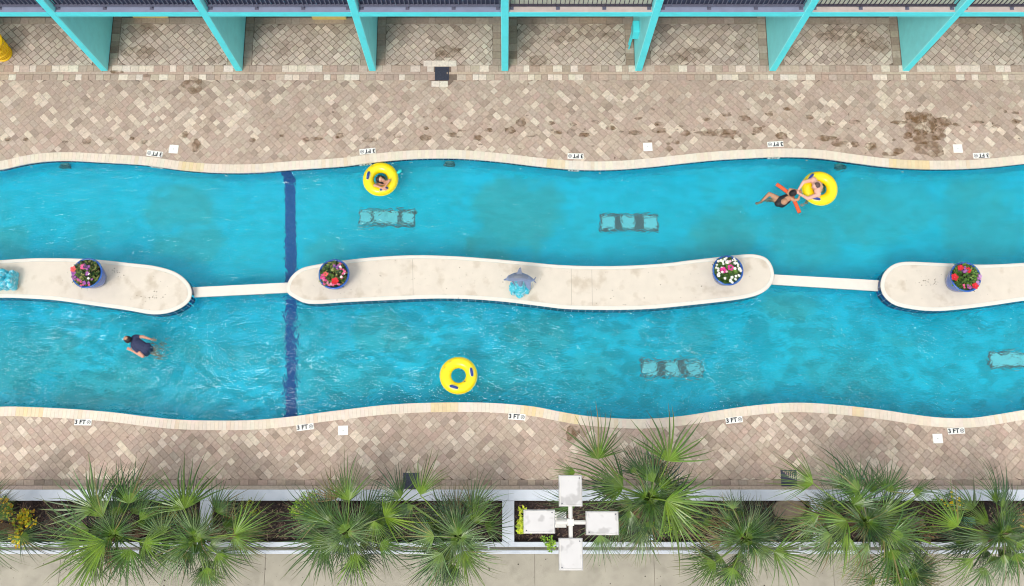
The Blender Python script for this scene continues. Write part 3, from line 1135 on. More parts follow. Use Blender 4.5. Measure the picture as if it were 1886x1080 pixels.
for i, (px, place) in enumerate(((58, "left of the first underwater light"), (252, "below the leftmost depth marker"), (418, "at the upper wall's left hollow"), (757, "just right of the girl's tube"),
                                 (1105, "in the hollow right of the third marker"), (1487, "above the man's tube"), (1662, "below the large brown stain"))):
    x = P(px, 312, -0.3).x
    y = TOPY(x)
    m1 = MB()
    vs = [(x + math.cos(a) * 0.035, y - 0.02, -0.36 + math.sin(a) * 0.035) for a in np.linspace(0, 2 * math.pi, 13)[:-1]]
    vs2 = [(v[0], y, v[2]) for v in vs]
    m1.add(vs + vs2, [tuple(range(12))] + [(k, (k + 1) % 12, 12 + (k + 1) % 12, 12 + k) for k in range(12)])
    tag(m1.build("return_jet", M["white_plastic"]), "small white jet on the upper pool wall " + place, "jet", "return jets in the upper pool wall")

# ------------------------------------------------------------------ lettering
def text_mesh(s, size, bold=0.0):
    cu = bpy.data.curves.new("lettering", 'FONT')
    cu.body = s
    cu.size = size
    cu.offset = bold
    cu.extrude = 0.0008
    cu.align_x, cu.align_y = 'CENTER', 'CENTER'
    o = bpy.data.objects.new("lettering", cu)
    COL.objects.link(o)
    dg = bpy.context.evaluated_depsgraph_get()
    me = bpy.data.meshes.new_from_object(o.evaluated_get(dg))
    bpy.data.objects.remove(o)
    return me


def build_marker():
    root = thing("depth_marker", "x", "depth marker", (0, 0, 0), 0, "white 3 FT depth markers along the pool edges")
    t = MB()
    t.box(-0.228, 0.228, -0.082, 0.082, 0, 0.010, None, 0.003)
    t.build("marker_tile", M["white_plastic"], root, local=True)
    me = text_mesh("3 FT", 0.160, 0.006)
    me.materials.clear()
    me.materials.append(M["black"])
    o = bpy.data.objects.new("lettering", me)
    COL.objects.link(o)
    o.parent = root
    o.location = (-0.072, 0.0, 0.0125)
    s = MB()
    ring = [(0.155 + math.cos(a) * 0.048, math.sin(a) * 0.048, 0.012) for a in np.linspace(0, 2 * math.pi, 25)]
    s.tube(ring, 0.007, 6, caps=False)
    s.tube([(0.155 - 0.034, 0.034, 0.012), (0.155 + 0.034, -0.034, 0.012)], 0.006, 6)
    s.tube([(0.155 - 0.028, -0.016, 0.012), (0.155 + 0.006, 0.004, 0.012), (0.155 + 0.024, 0.022, 0.012)], 0.008, 6)
    s.build("no_diving_symbol", M["grey_print"], root, local=True)
    return root


MARK = [(285, 283.5, 180 - 7, "upside-down 3 FT marker beside the white lid at the upper left"),
        (677, 279, 180 + 6, "upside-down 3 FT marker above the girl's tube"),
        (1060, 288, 180 - 1, "upside-down 3 FT marker at the upper edge's middle hollow, beside yellowed coping"),
        (1428, 266, 180 + 3, "upside-down 3 FT marker above the swimming couple"),
        (1807, 287, 180 + 2, "upside-down 3 FT marker at the upper edge near the right side"),
        (153, 778, -1, "3 FT marker on the lower edge at the far left, below the swimmer"),
        (562, 787, 7, "3 FT marker on the lower edge by the end of the blue stripe"),
        (952, 768, -4, "3 FT marker on the lower edge below and right of the empty tube"),
        (1352, 774, 7, "3 FT marker on the lower edge right of the two tall palm fronds"),
        (1761, 794, 3, "3 FT marker on the lower edge next to a white lid at the right")]
proto = build_marker()
for i, (px, py, a, lab) in enumerate(MARK):
    p = P(px, py, 0.008)
    if i == 0:
        proto.location, proto.rotation_euler = p, (0, 0, R(a))
        proto["label"] = lab
    else:
        dup(proto, p, R(a), lab)

for px, w, lab in ((289, 0.34, "left of the upper left white lid"), (673, 0.34, "behind the girl's tube"), (1056, 0.3, "in the middle hollow of the upper edge"), (1426, 0.34, "above the swimming couple")):
    x = P(px, 305, -0.1).x
    y = TOPY(x)
    root = thing("wall_depth_tile", "white 3 FT tile set in the dark waterline tiles " + lab, "depth tile", (x, y, -0.105), math.atan2(TOPY(x + .1) - TOPY(x - .1), .2), "depth tiles in the upper waterline")
    t = MB()
    t.box(-w / 2, w / 2, -0.022, -0.013, -0.07, 0.07)
    t.build("marker_tile", M["white_plastic"], root, local=True)
    me = text_mesh("3 FT", 0.12, 0.003)
    me.materials.clear()
    me.materials.append(M["black"])
    o = bpy.data.objects.new("lettering", me)
    COL.objects.link(o)
    o.parent = root
    o.location = (0, -0.0235, 0)
    o.rotation_euler = (R(90), 0, 0)

for i, (px, py, a, lab) in enumerate(((320, 275, -4, "white square skimmer lid right of the upper left depth marker"), (1193, 271, 2, "white square skimmer lid at the top right of the middle, away from markers"),
                                      (1764, 274, 0, "white square skimmer lid beside the large brown stain"), (632, 793, 2, "white square skimmer lid right of the lower blue stripe end"),
                                      (1727, 808, 1, "white square skimmer lid below a depth marker at the lower right"))):
    p = P(px, py, 0.002)
    if i == 0:
        lid = thing("skimmer_lid", lab, "lid", p, R(a), "white skimmer lids in the paving")
        t = MB()
        t.box(-.13, .13, -.125, .125, 0, 0.012, None, 0.004)
        t.build("lid_plate", M["white_plastic"], lid, local=True)
        t = MB()
        t.lathe([(0.0, 0.0125), (0.012, 0.0125), (0.013, 0.0115)], 12)
        t.build("finger_hole", M["grey_print"], lid, local=True)
    else:
        dup(lid, p, R(a), lab)


def iron_drain(px, py, w, lab):
    p = P(px, py, 0.0)
    root = thing("drain_grate", lab, "drain grate", p, 0, "dark square drains in the paving")
    t = MB()
    h = w / 2
    for b in ((-h, h, -h, -h + .03), (-h, h, h - .03, h), (-h, -h + .03, -h + .03, h - .03), (h - .03, h, -h + .03, h - .03)):
        t.box(*b, -0.015, 0.010, None, 0.003)
    t.build("drain_frame", M["iron"], root, local=True)
    g = MB()
    g.box(-h + .031, h - .031, -h + .031, h - .031, -0.015, 0.001)
    n = 7
    for i in range(n):
        x = -h + .06 + (w - .12) * i / (n - 1)
        g.box(x - .012, x + .012, -h + .04, h - .04, 0.001, 0.006)
    g.box(-.05, .05, -.012, .012, 0.006, 0.010)
    g.build("grate", M["iron"], root, local=True)


iron_drain(814, 136, 0.41, "dark square drain in the pale course in front of the building")
iron_drain(757, 886, 0.42, "dark square drain against the planter, half covered by a palm frond")
iron_drain(1453, 881, 0.42, "dark square drain under a yellow-green palm frond at the planter's right")

# ------------------------------------------------------------------ building along the top
XBL, XBR = fins_all[0], fins_all[-1]


def z_on_front(py):
    lo, hi = 0.0, 8.0
    for _ in range(50):
        m_ = (lo + hi) / 2
        lo, hi = (m_, hi) if P(930, py, m_).y > Y_FIN else (lo, m_)
    return lo


Z_SLAB0, Z_SLAB1 = z_on_front(31.0), z_on_front(24.5)
print("slab", Z_SLAB0, Z_SLAB1)
Y_BACK = Y_FIN + 3.0
bld = thing("hotel_building", "turquoise painted building with buttress fins and railed balconies along the top", "building", (0, Y_FIN, 0))
mb = MB()
for x0, x1, z0, z1 in ((XBL, XBR, 0, 6.6),):
    mb.box(x0, x1, Y_BACK, Y_BACK + 6, z0, z1)
mb.build("wall", M["wallpaint"], bld)
mb = MB()
mb.box(XBL - .5, XBR + .5, Y_BACK - 0.4, Y_BACK + 6.3, 6.602, 6.8)
mb.build("roof", M["cyan_side"], bld)
for a, b in zip(fins_all, fins_all[1:]):
    for z0 in (0.02, 3.1):
        d = MB()
        d.box(a + 0.5, b - 0.5, Y_BACK - 0.05, Y_BACK - 0.003, z0, z0 + 2.2)
        w = d.build("sliding_door", M["glass_dark"], bld)
        e = MB()
        m_ = (a + b) / 2
        for xx in (a + 0.46, m_ - .03, b - 0.52):
            e.box(xx, xx + .06, Y_BACK - 0.08, Y_BACK - 0.051, z0, z0 + 2.25)
        e.build("door_frame", M["white_plastic"], w)
FIN_W = 0.20
for x in fins_all:
    mb = MB()
    # vertical fin, its front corner slightly chamfered
    y0, y1 = Y_FIN, Y_BACK - 0.004
    h = FIN_W / 2
    prof = [(x - h, y1), (x - h, y0 + .012), (x - h + .012, y0), (x + h - .012, y0), (x + h, y0 + .012), (x + h, y1)]
    vs = [(a, b, 0) for a, b in prof] + [(a, b, 6.6) for a, b in prof]
    mb.add(vs, [(i, i + 1, 7 + i, 6 + i) for i in range(5)] + [(5, 0, 6, 11), (6, 7, 8, 9, 10, 11)])
    fo = mb.build("fin", M["cyan_side"], bld)
    e = MB()
    e.box(x - h + .014, x + h - .014, Y_FIN - .004, Y_FIN - .0005, 0.01, 6.6)
    e.build("fin_edge", M["cyan"], fo)
dark_bays = (True, True, True, True, True, False, True, False, False, True)
rng = random.Random(8)
for k, (a, b) in enumerate(zip(fins_all, fins_all[1:])):
    xa, xb = a + FIN_W / 2 + .002, b - FIN_W / 2 - .002
    s = MB()
    s.box(xa, xb, Y_FIN + 0.02, Y_BACK - .004, Z_SLAB0 + .01, Z_SLAB1)
    fl = s.build("balcony_slab", M["slab_blue"] if dark_bays[k] else M["slab_top"], bld)
    e = MB()
    e.box(xa, xb, Y_FIN + 0.004, Y_FIN + 0.019, Z_SLAB0, Z_SLAB1 + .012)
    e.build("slab_edge", M["cyan"], fl)
    f = MB()
    f.box(xa + .01, xb - .01, Y_FIN + 0.26, Y_BACK - .01, Z_SLAB1 + .002, Z_SLAB1 + .012)
    f.build("balcony_floor", M["navy"] if dark_bays[k] else M["balcony"], fl)
    r_ = MB()
    yr = Y_FIN + 0.15
    r_.box(xa + .02, xb - .02, yr - .025, yr + .025, Z_SLAB1 + .10, Z_SLAB1 + .15)
    r_.box(xa + .02, xb - .02, yr - .03, yr + .03, Z_SLAB1 + 1.0, Z_SLAB1 + 1.05)
    n = 31
    for i in range(n + 1):
        x = xa + .04 + (xb - xa - .08) * i / n
        r_.box(x - .010, x + .010, yr - .010, yr + .010, Z_SLAB1 + .15, Z_SLAB1 + 1.0)
    rail = r_.build("railing", M["rail_pale"] if dark_bays[k] else M["rail"], bld)
    for t in (0.012, 0.34, 0.67, 0.988):
        x = xa + .03 + (xb - xa - .06) * t
        p = MB()
        p.box(x - .025, x + .025, yr - .026, yr + .026, Z_SLAB1 + .012, Z_SLAB1 + .099)
        p.box(x - .05, x + .05, yr - .06, yr + .06, Z_SLAB1 + .001, Z_SLAB1 + .012)
        p.build("rail_foot", M["rail_pale"], rail)
    if dark_bays[k]:
        p = MB()
        p.box(xa + .04, xb - .04, yr + .05, yr + .07, Z_SLAB1 + .05, Z_SLAB1 + 1.0)
        p.build("privacy_screen", M["navy"], rail)

# yellow benches standing back under the balcony
for px0, px1, py, lab in ((244, 312, 34.5, "pale yellow bench in the first full bay, mostly under the balcony"), (574, 640, 37.5, "pale yellow bench in the second full bay, beside a turquoise fin"),
                          (1062, 1128, 30.2, "pale yellow bench in the fourth full bay, barely showing under the balcony")):
    a, b = P(px0, py, 0), P(px1, py, 0)
    root = thing("yellow_bench", lab, "bench", ((a.x + b.x) / 2, a.y + .25, 0), 0, "yellow benches under the balconies")
    s = MB()
    s.box(a.x, b.x, a.y, a.y + .5, 0.40, 0.46, None, .006)
    s.build("seat", M["yellow_wood"], root)
    s = MB()
    s.box(a.x + .03, b.x - .03, a.y + .02, a.y + .48, 0.001, 0.398)
    s.build("bench_box", M["yellow_wood"], root)

# towel bin at the left edge
c = P(-19, 76, .78)
c.z = 0.0
root = thing("towel_bin", "round yellow slatted plastic bin cut off by the left edge, before the building", "bin", c)
s = MB()
r0, r1, hb = 0.24, 0.31, 0.78
for k in range(26):
    a0 = 2 * math.pi * k / 26
    pts = []
    for t in (0, 0.5, 1):
        rr = r0 + (r1 - r0) * t
        for da in (-0.07, 0.07):
            pts.append((c.x + math.cos(a0 + da) * rr, c.y + math.sin(a0 + da) * rr, 0.05 + (hb - 0.1) * t))
    s.add(pts, [(0, 1, 3, 2), (2, 3, 5, 4)])
for z in (0.05, 0.28, 0.51, hb - 0.05):
    rr = r0 + (r1 - r0) * (z - .05) / (hb - .1)
    s.tube([(c.x + math.cos(a) * rr, c.y + math.sin(a) * rr, z) for a in np.linspace(0, 2 * math.pi, 33)], 0.022, 8, caps=False)
s.build("bin_body", M["basket"], root)
s = MB()
s.lathe([(r1 + .03, hb - .06), (r1 + .04, hb - .02), (r1 + .01, hb), (r1 - .03, hb - .02), (r1 - .02, hb - .06)], 36, (c.x, c.y, 0))
s.build("bin_rim", M["basket"], root, smooth=True)
s = MB()
s.lathe([(0.0, 0.03), (r0, 0.03), (r0 + .01, 0.001)], 30, (c.x, c.y, 0))
s.build("bin_base", M["basket"], root)

# electrical boxes and conduits on the fin right of the centre
fx = fin_x[4] - FIN_W / 2
root = thing("utility_box", "turquoise painted electrical boxes with two conduits on the left of a fin", "utility box", (fx - .1, Y_FIN + 1.2, 1.5))
s = MB()
s.box(fx - .14, fx - .004, Y_FIN + 1.1, Y_FIN + 1.5, 1.2, 1.85, None, .01)
s.build("meter_box", M["cyan_side"], root)
s = MB()
s.box(fx - .18, fx - .004, Y_FIN + .62, Y_FIN + .98, 0.75, 1.15, None, .01)
s.build("switch_box", M["cyan"], root)
for dy in (0.70, 0.84):
    s = MB()
    s.tube([(fx - .16, Y_FIN + dy, 0.75), (fx - .16, Y_FIN + dy, 0.0)], 0.024, 8)
    s.build("conduit", M["cyan"], root)
s = MB()
s.tube([(fx - .07, Y_FIN + 1.3, 1.85), (fx - .07, Y_FIN + 1.3, 2.7)], 0.03, 8)
s.build("conduit", M["cyan_side"], root)
s = MB()
s.box(fx - .12, fx - .03, Y_FIN + 1.56, Y_FIN + 1.66, 1.3, 1.5)
s.build("socket", M["iron"], root)

# ------------------------------------------------------------------ planter, mulch, concrete walk, guard rail
Z_CAP = 0.45
yt0, yt1 = P(932, 902, Z_CAP).y, P(932, 922.5, Z_CAP).y          # back edge (pool side) / inner edge
yb0, yb1 = P(932, 998.5, Z_CAP).y, P(932, 1007.5, Z_CAP).y
DIV = [P(379, 940, Z_CAP).x, P(936, 940, Z_CAP).x, P(1506, 940, Z_CAP).x]
dstep = DIV[1] - DIV[0]
divs = [DIV[0] - dstep] + DIV + [DIV[2] + dstep]
pl = thing("planter", "long white rendered planter with dark mulch beds along the lower paving", "planter", (0, (yt0 + yb1) / 2, 0))
XPL, XPR = -19.0, 19.0


def wallrun(x0, x1, y0, y1, name, z=Z_CAP):
    w = MB()
    w.box(x0, x1, y0, y1, z - 0.06, z, None, .006)
    o = w.build(name, M["white_wall"], pl)
    w = MB()
    w.box(x0 + .012, x1 - .012, y0 + .012, y1 - .012, -0.01, z - 0.061)
    w.build("render", M["wall_side"], o)


xs = [XPL] + divs + [XPR]
for a, b in zip(xs, xs[1:]):
    wallrun(a + .0015, b - .0015, yt1, yt0, "wall_cap")
    wallrun(a + .0015, b - .0015, yb1, yb0, "back_cap")
for d in divs:
    wallrun(d - .155, d + .155, yb0 + .003, yt1 - .003, "divider", Z_CAP + .004)
s = MB()
rng = random.Random(9)
nx, ny = 260, 10
vs = []
for i in range(nx + 1):
    for j in range(ny + 1):
        x, y = XPL + (XPR - XPL) * i / nx, yb0 + .002 + (yt1 - yb0 - .004) * j / ny
        vs.append((x, y, 0.25 + 0.06 * mnoise.noise(Vector((x * 1.3, y * 1.3, 0))) + rng.uniform(-.01, .01)))
s.add(vs, [(i * (ny + 1) + j, (i + 1) * (ny + 1) + j, (i + 1) * (ny + 1) + j + 1, i * (ny + 1) + j + 1) for i in range(nx) for j in range(ny)])
tag(s.build("mulch_bed", M["mulch"]), kind='structure')
s = MB()
for k in range(9000):
    x, y = rng.uniform(-14.5, 14.5), rng.uniform(yb0 + .05, yt1 - .05)
    z = 0.275 + 0.06 * mnoise.noise(Vector((x * 1.3, y * 1.3, 0)))
    a, l_, w_ = rng.uniform(0, 6.28), rng.uniform(.025, .075), rng.uniform(.008, .018)
    d = Vector((math.cos(a), math.sin(a), rng.uniform(-.4, .4)))
    q = Vector((-math.sin(a), math.cos(a), rng.uniform(-.3, .3)))
    p = Vector((x, y, z))
    c_ = rng.choice((lin(50, 40, 38), lin(72, 56, 50), lin(96, 78, 66), lin(40, 34, 36), lin(130, 110, 92) if rng.random() < .35 else lin(60, 48, 46)))
    s.add([p - d * l_ - q * w_, p + d * l_ - q * w_, p + d * l_ + q * w_, p - d * l_ + q * w_], [(0, 1, 2, 3)], c_)
tag(s.build("mulch_chips", M["chip"]), "loose dark bark mulch covering the planter beds", "mulch", kind='stuff')

s = MB()
yc = yb1 - 0.02
joints = [P(x, 1050, 0).x for x in (-660, -160, 110, 488, 985, 1205, 1535, 1760, 2100, 2500)]
for a, b in zip(joints, joints[1:]):
    s.slab([(a + .004, -40), (b - .004, -40), (b - .004, yc), (a + .004, yc)], -0.015, 0.004 + rng.uniform(-.0015, .0015), None, .004)
tag(s.build("concrete_walk", M["concrete"]), kind='structure')
s = MB()
for k in range(150):
    p = P(rng.uniform(0, 1886), rng.uniform(1024, 1080), 0.0075)
    r_ = rng.choice((.006, .008, .01, .02)) * rng.uniform(.7, 1.3)
    s.add([(p.x + math.cos(a) * r_ * rng.uniform(.6, 1.2), p.y + math.sin(a) * r_ * rng.uniform(.6, 1.2), p.z) for a in np.arange(0, 6.2, .9)], [tuple(range(7))])
tag(s.build("concrete_specks", M["speck"]), "dark specks and pits on the concrete walk", "specks", kind='stuff')

gy0, gy1 = P(932, 1013.5, 0.4).y, P(932, 1020.5, 0.4).y
gr = thing("guard_rail", "white metal rail on posts between the planter and the concrete walk", "rail", (0, (gy0 + gy1) / 2, 0))
s = MB()
s.box(XPL, XPR, gy1, gy0, 0.33, 0.40, None, .012)
s.build("top_rail", M["white_wall"], gr)
s = MB()
s.box(XPL, XPR, gy1 + .03, gy0 - .03, 0.10, 0.14)
s.build("lower_rail", M["white_wall"], gr)
for d in divs:
    s = MB()
    s.box(d + .0 - .5 - .03, d - .5 + .03, gy1 + .02, gy0 - .02, 0.002, 0.33)
    s.box(d - .5 - .02, d - .5 + .02, gy0 - .02, yb1 + .01, 0.34, 0.38)
    s.build("post", M["white_wall"], gr)

# ------------------------------------------------------------------ lamp post with four square heads
zl = 5.0
c = P(1051, 962.5, zl)
lp = thing("lamp_post", "pale lamp post seen from above with four square heads on crossed arms", "lamp post", (c.x, c.y, 0.25))
s = MB()
s.box(c.x - .06, c.x + .06, c.y - .06, c.y + .06, 0.05, zl - .13)
s.build("pole", M["lamp_pole"], lp)
s = MB()
s.box(c.x - .2, c.x + .2, c.y - .2, c.y + .2, 0.2, 0.34, None, .01)
s.build("base", M["lamp_pole"], lp)
s = MB()
s.box(c.x - .07, c.x + .07, c.y - .07, c.y + .07, zl - .129, zl + .03, None, .008)
s.build("hub", M["lamp_pole"], lp)
HEADS = [((1030, 1072), (875.5, 933)), ((964.5, 1022), (939, 983)), ((1080, 1139), (942, 986)), ((1030, 1073), (991.5, 1051))]
for (x0, x1), (y0, y1) in HEADS:
    a, b = P(x0, y1, zl + .08), P(x1, y0, zl + .08)
    m_ = (a + b) / 2
    s = MB()
    s.box(a.x, b.x, a.y, b.y, zl - .10, zl + .08, None, .022)
    hd = s.build("lamp_head", M["lamp"], lp)
    s = MB()
    for q in ((a.x + .022, b.x - .022, a.y + .022, a.y + .034), (a.x + .022, b.x - .022, b.y - .034, b.y - .022),
              (a.x + .022, a.x + .034, a.y + .035, b.y - .035), (b.x - .034, b.x - .022, a.y + .035, b.y - .035)):
        s.box(*q, zl + .0805, zl + .090, None, .003)
    s.build("lid_lip", M["lamp_pole"], hd)
    s = MB()
    for sx_, sy_ in ((.06, .06), (-.06, -.06)):
        s.lathe([(0, .004), (.012, .004), (.014, 0)], 8, ((a.x if sx_ > 0 else b.x) + sx_, (a.y if sy_ > 0 else b.y) + sy_, zl + .0805))
    s.build("screw", M["iron"], hd)
    g = MB()
    g.box(a.x + .05, b.x - .05, a.y + .05, b.y - .05, zl - .125, zl - .101)
    g.build("diffuser", M["lens"], hd)
    d = Vector((m_.x - c.x, m_.y - c.y, 0))
    s = MB()
    w = .042
    if abs(d.x) > abs(d.y):
        xe = a.x if d.x > 0 else b.x
        x0_, x1_ = sorted((c.x + math.copysign(.071, d.x), xe))
        s.box(x0_, x1_, c.y - w, c.y + w, zl - .07, zl + .0, None, .006)
        s.box(x0_, x1_, c.y - w * .45, c.y + w * .45, zl + .001, zl + .02)
    else:
        ye = a.y if d.y > 0 else b.y
        y0_, y1_ = sorted((c.y + math.copysign(.071, d.y), ye))
        s.box(c.x - w, c.x + w, y0_, y1_, zl - .07, zl + .0, None, .006)
        s.box(c.x - w * .45, c.x + w * .45, y0_, y1_, zl + .001, zl + .02)
    s.build("arm", M["lamp_pole"], lp)

# ------------------------------------------------------------------ fan palms
G1, G2, G3, GY, GD = lin(66, 100, 40), lin(38, 70, 36), lin(112, 136, 88), lin(132, 162, 28), lin(28, 54, 32)
STRAW = lin(150, 124, 84)


def frond(root, crown, hub, tip_dir, Rl, fan, droop, roll, rng, tone, straw=False):
    d = tip_dir.normalized()
    s = Vector((-d.y, d.x, 0)).normalized()
    n = d.cross(s)
    if n.z < 0:
        n, s = -n, -s
    rot = Matrix.Rotation(roll, 3, d)
    s, n = rot @ s, rot @ n
    mb = MB()
    nseg = rng.randint(17, 23)
    dl = 2 * fan / nseg
    for i in range(nseg):
        a = -fan + dl * (i + 0.5) + rng.uniform(-.25, .25) * dl
        dr = d * math.cos(a) + s * math.sin(a)
        pr = -d * math.sin(a) + s * math.cos(a)
        L = Rl * (1 - 0.28 * (abs(a) / fan) ** 2) * rng.uniform(.78, 1.1)
        base = mixc(tone, rng.choice((G1, G2, G3)), rng.uniform(0, .5))
        if straw:
            base = mixc(base, STRAW, rng.uniform(.6, 1))
        base = jit(base, rng, .30, .08)
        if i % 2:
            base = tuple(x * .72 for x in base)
        if rng.random() < .03:
            base = mixc(base, STRAW, .5)
        ts = (0.02, .2, .4, .6, .8, 1.0)
        bend, tw, yaw = droop * rng.uniform(.4, 1.9), rng.uniform(-1.1, 1.1), rng.uniform(-.34, .34)
        pl_ = []
        wseg = rng.uniform(.7, 1.15)
        for t in ts:
            r_ = t * L
            wm = .66 * .32 * L * math.tan(dl / 2) * wseg
            w = (1.05 * r_ * math.tan(dl / 2) + .002) if t <= .2 else wm * (1 - max(0, (t - .4) / .6) ** 1.2) + .0012
            q = hub + dr * r_ + pr * (yaw * max(0, t - .4) ** 2 * L) + n * (0.10 * L * math.sin(t * 2.4)) - Vector((0, 0, 1)) * (bend * t ** 2.2 * L)
            wv = (pr * math.cos(tw * t) + n * math.sin(tw * t)) * w
            pl_.append((q - wv, q + n * (w * .8), q + wv))
        vs = [v for tri in pl_ for v in tri]
        for k in range(5):
            t = (ts[k] + ts[k + 1]) / 2
            cc = mixc(mixc(base, GY, .42), base, min(1, t / .34)) if not straw else base
            if t > .85:
                cc = mixc(cc, STRAW, .2)
            o = 3 * k
            mb.add(vs if k == 0 else [], [], None)
            b0 = len(mb.v) - 18
            mb.f.append((b0 + o, b0 + o + 1, b0 + o + 4, b0 + o + 3))
            mb.c.append(cc)
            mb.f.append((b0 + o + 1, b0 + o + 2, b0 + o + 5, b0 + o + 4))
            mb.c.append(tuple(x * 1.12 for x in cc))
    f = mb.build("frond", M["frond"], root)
    p = MB()
    mid = crown.lerp(hub, .5) + Vector((0, 0, .10))
    pc = mixc(lin(124, 146, 52), tone, .55) if not straw else STRAW
    p.tube([crown, mid, hub, hub + d * Rl * .22], [.022, .016, .012, .006], 5, pc)
    p.build("petiole", M["petiole"], f, smooth=True)


def palm(center, z, fronds, label, seed, extra=20, zb=0.26, size=0.62):
    rng = random.Random(seed)
    crown = P(*center, z)
    base = Vector((crown.x + rng.uniform(-.15, .15), max(yb0 + .3, min(yt1 - .3, crown.y)), zb))
    root = thing("fan_palm", label, "palm", base, 0, "fan palms growing in the planter")
    t = MB()
    pts = [base.lerp(crown, k / 6) + Vector((0.05 * math.sin(k), .04 * math.cos(k * 1.7), 0)) * (0 if k in (0,) else 1) for k in range(7)]
    pts[-1] = crown
    t.tube(pts, [.15, .12, .115, .11, .11, .10, .07], 12)
    for k in range(60):                                            # stubs of old leaf bases
        s_ = rng.uniform(.1, 1)
        q = base.lerp(crown, s_)
        a = rng.uniform(0, 6.28)
        o = Vector((math.cos(a), math.sin(a), .6))
        t.tube([q + o * .09, q + o * rng.uniform(.16, .24)], [.024, .012], 5)
    t.build("trunk", M["bark"], root)
    for i, fr in enumerate(fronds):
        hx, hy, ex, ey = fr[:4]
        zh = z + rng.uniform(.05, .45) + (fr[4] if len(fr) > 4 else 0)
        hub = P(hx, hy, zh)
        tip = P(ex, ey, zh - .12)
        v = tip - hub
        tone = rng.choice((G1, G1, G2, G3, mixc(G1, GY, .35)))
        if len(fr) > 5:
            tone = mixc(G1, GY, fr[5])
        frond(root, crown, hub, v + Vector((0, 0, rng.uniform(-.1, .15) * v.length)), v.length * 1.22, R(rng.uniform(48, 86)), rng.uniform(.15, .42), rng.uniform(-.75, .75), rng, tone)
    for i in range(9):                                             # young upright fronds in the heart of the crown
        a = rng.uniform(0, 6.28)
        hub = crown + Vector((math.cos(a) * rng.uniform(.02, .16), math.sin(a) * rng.uniform(.02, .16), rng.uniform(.1, .3)))
        frond(root, crown, hub, Vector((math.cos(a), math.sin(a), rng.uniform(.2, 1.0))), rng.uniform(.55, .9), R(rng.uniform(50, 85)), .1, rng.uniform(-.6, .6), rng, rng.choice((G1, G2, G3)))
    for i in range(extra):
        a = rng.uniform(0, 6.28)
        l_ = rng.uniform(.3, .85)
        zh = z - rng.uniform(.1, .7)
        hub = Vector((crown.x + math.cos(a) * l_, crown.y + math.sin(a) * l_, zh))
        v = Vector((math.cos(a), math.sin(a), rng.uniform(-.5, .1)))
        frond(root, crown, hub, v, rng.uniform(.65, 1.1) * size / .62, R(rng.uniform(50, 88)), rng.uniform(.2, .6), rng.uniform(-.5, .5), rng, rng.choice((G2, GD, G1, G3)), straw=(i >= extra - 2))


palm((-22, 975), 1.9, [(-8, 955, 25, 935), (-12, 985, 32, 1000), (-30, 950, -20, 880), (-20, 1000, 5, 1050)], "fan palm cut off by the left edge beside the yellow croton", 101, 5)
palm((215, 985), 2.3, [(238, 928, 238, 850), (175, 938, 105, 885), (165, 975, 68, 955), (195, 998, 75, 1062), (240, 1012, 215, 1088), (190, 952, 160, 868), (258, 958, 300, 905),
                       (150, 1000, 80, 990), (215, 950, 215, 880), (180, 1015, 120, 1085), (265, 1000, 330, 1020)], "wide dark green fan palm at the left, filling the first bed", 102)
palm((365, 992), 2.1, [(340, 938, 303, 855, .2, .3), (350, 1000, 268, 1010), (372, 1000, 350, 930), (385, 1008, 440, 985), (432, 984, 492, 935, .1, .45), (381, 1045, 392, 1095, 0, .3),
                       (330, 1008, 300, 1078), (432, 988, 470, 1035, .0, .4), (400, 1020, 430, 1070), (300, 985, 265, 930)], "fan palm left of the first planter divider, with one bright yellow-green hub", 103)
palm((642, 978), 2.3, [(643, 922, 640, 845, .2, .3), (708, 953, 786, 925, .1, .55), (638, 978, 600, 925), (600, 992, 525, 1050), (655, 1018, 650, 1092), (590, 955, 505, 950), (700, 1002, 762, 1025),
                       (612, 965, 560, 918), (655, 975, 690, 915), (625, 1000, 560, 1010), (690, 960, 700, 1010, .05, .4)], "fan palm in the second bed with a bright frond pointing right", 104)
palm((845, 988), 2.2, [(774, 912, 800, 848), (738, 918, 690, 876), (872, 962, 908, 915, .1, .3), (838, 968, 835, 905), (830, 1012, 722, 1045), (852, 1016, 880, 1088), (862, 1006, 915, 1008),
                       (800, 988, 730, 990), (815, 1020, 760, 1080), (850, 960, 790, 930), (760, 930, 720, 960)], "fan palm in the second bed close left of the middle divider", 105)
palm((1196, 918), 2.7, [(1101, 846, 1096, 765, .1, .2), (1231, 850, 1242, 762, .2, .3), (1204, 888, 1172, 812), (1148, 898, 1052, 868, .0, .2), (1226, 922, 1325, 985, .1, .5), (1216, 910, 1300, 925, 0, .35),
                        (1197, 960, 1200, 1012), (1135, 945, 1075, 1005), (1062, 930, 1000, 905), (1105, 985, 1115, 1042), (1060, 870, 1015, 870), (1240, 950, 1300, 1000, 0, .4), (1160, 940, 1150, 1000),
                        (1172, 870, 1140, 835), (1215, 900, 1240, 870, 0, .5)], "tallest fan palm, behind the lamp post, two fronds reaching up over the pool edge", 106, 18)
palm((1372, 992), 2.0, [(1350, 938, 1348, 905), (1376, 975, 1420, 925), (1368, 986, 1308, 945), (1318, 1036, 1255, 1068, 0, .2), (1350, 1046, 1330, 1096, 0, .3), (1426, 1016, 1498, 1058, 0, .35),
                        (1390, 1008, 1392, 1062), (1350, 1000, 1300, 985), (1345, 960, 1320, 925), (1400, 990, 1450, 980)], "low fan palm right of the lamp, over the bed with the boulder", 107, 13)
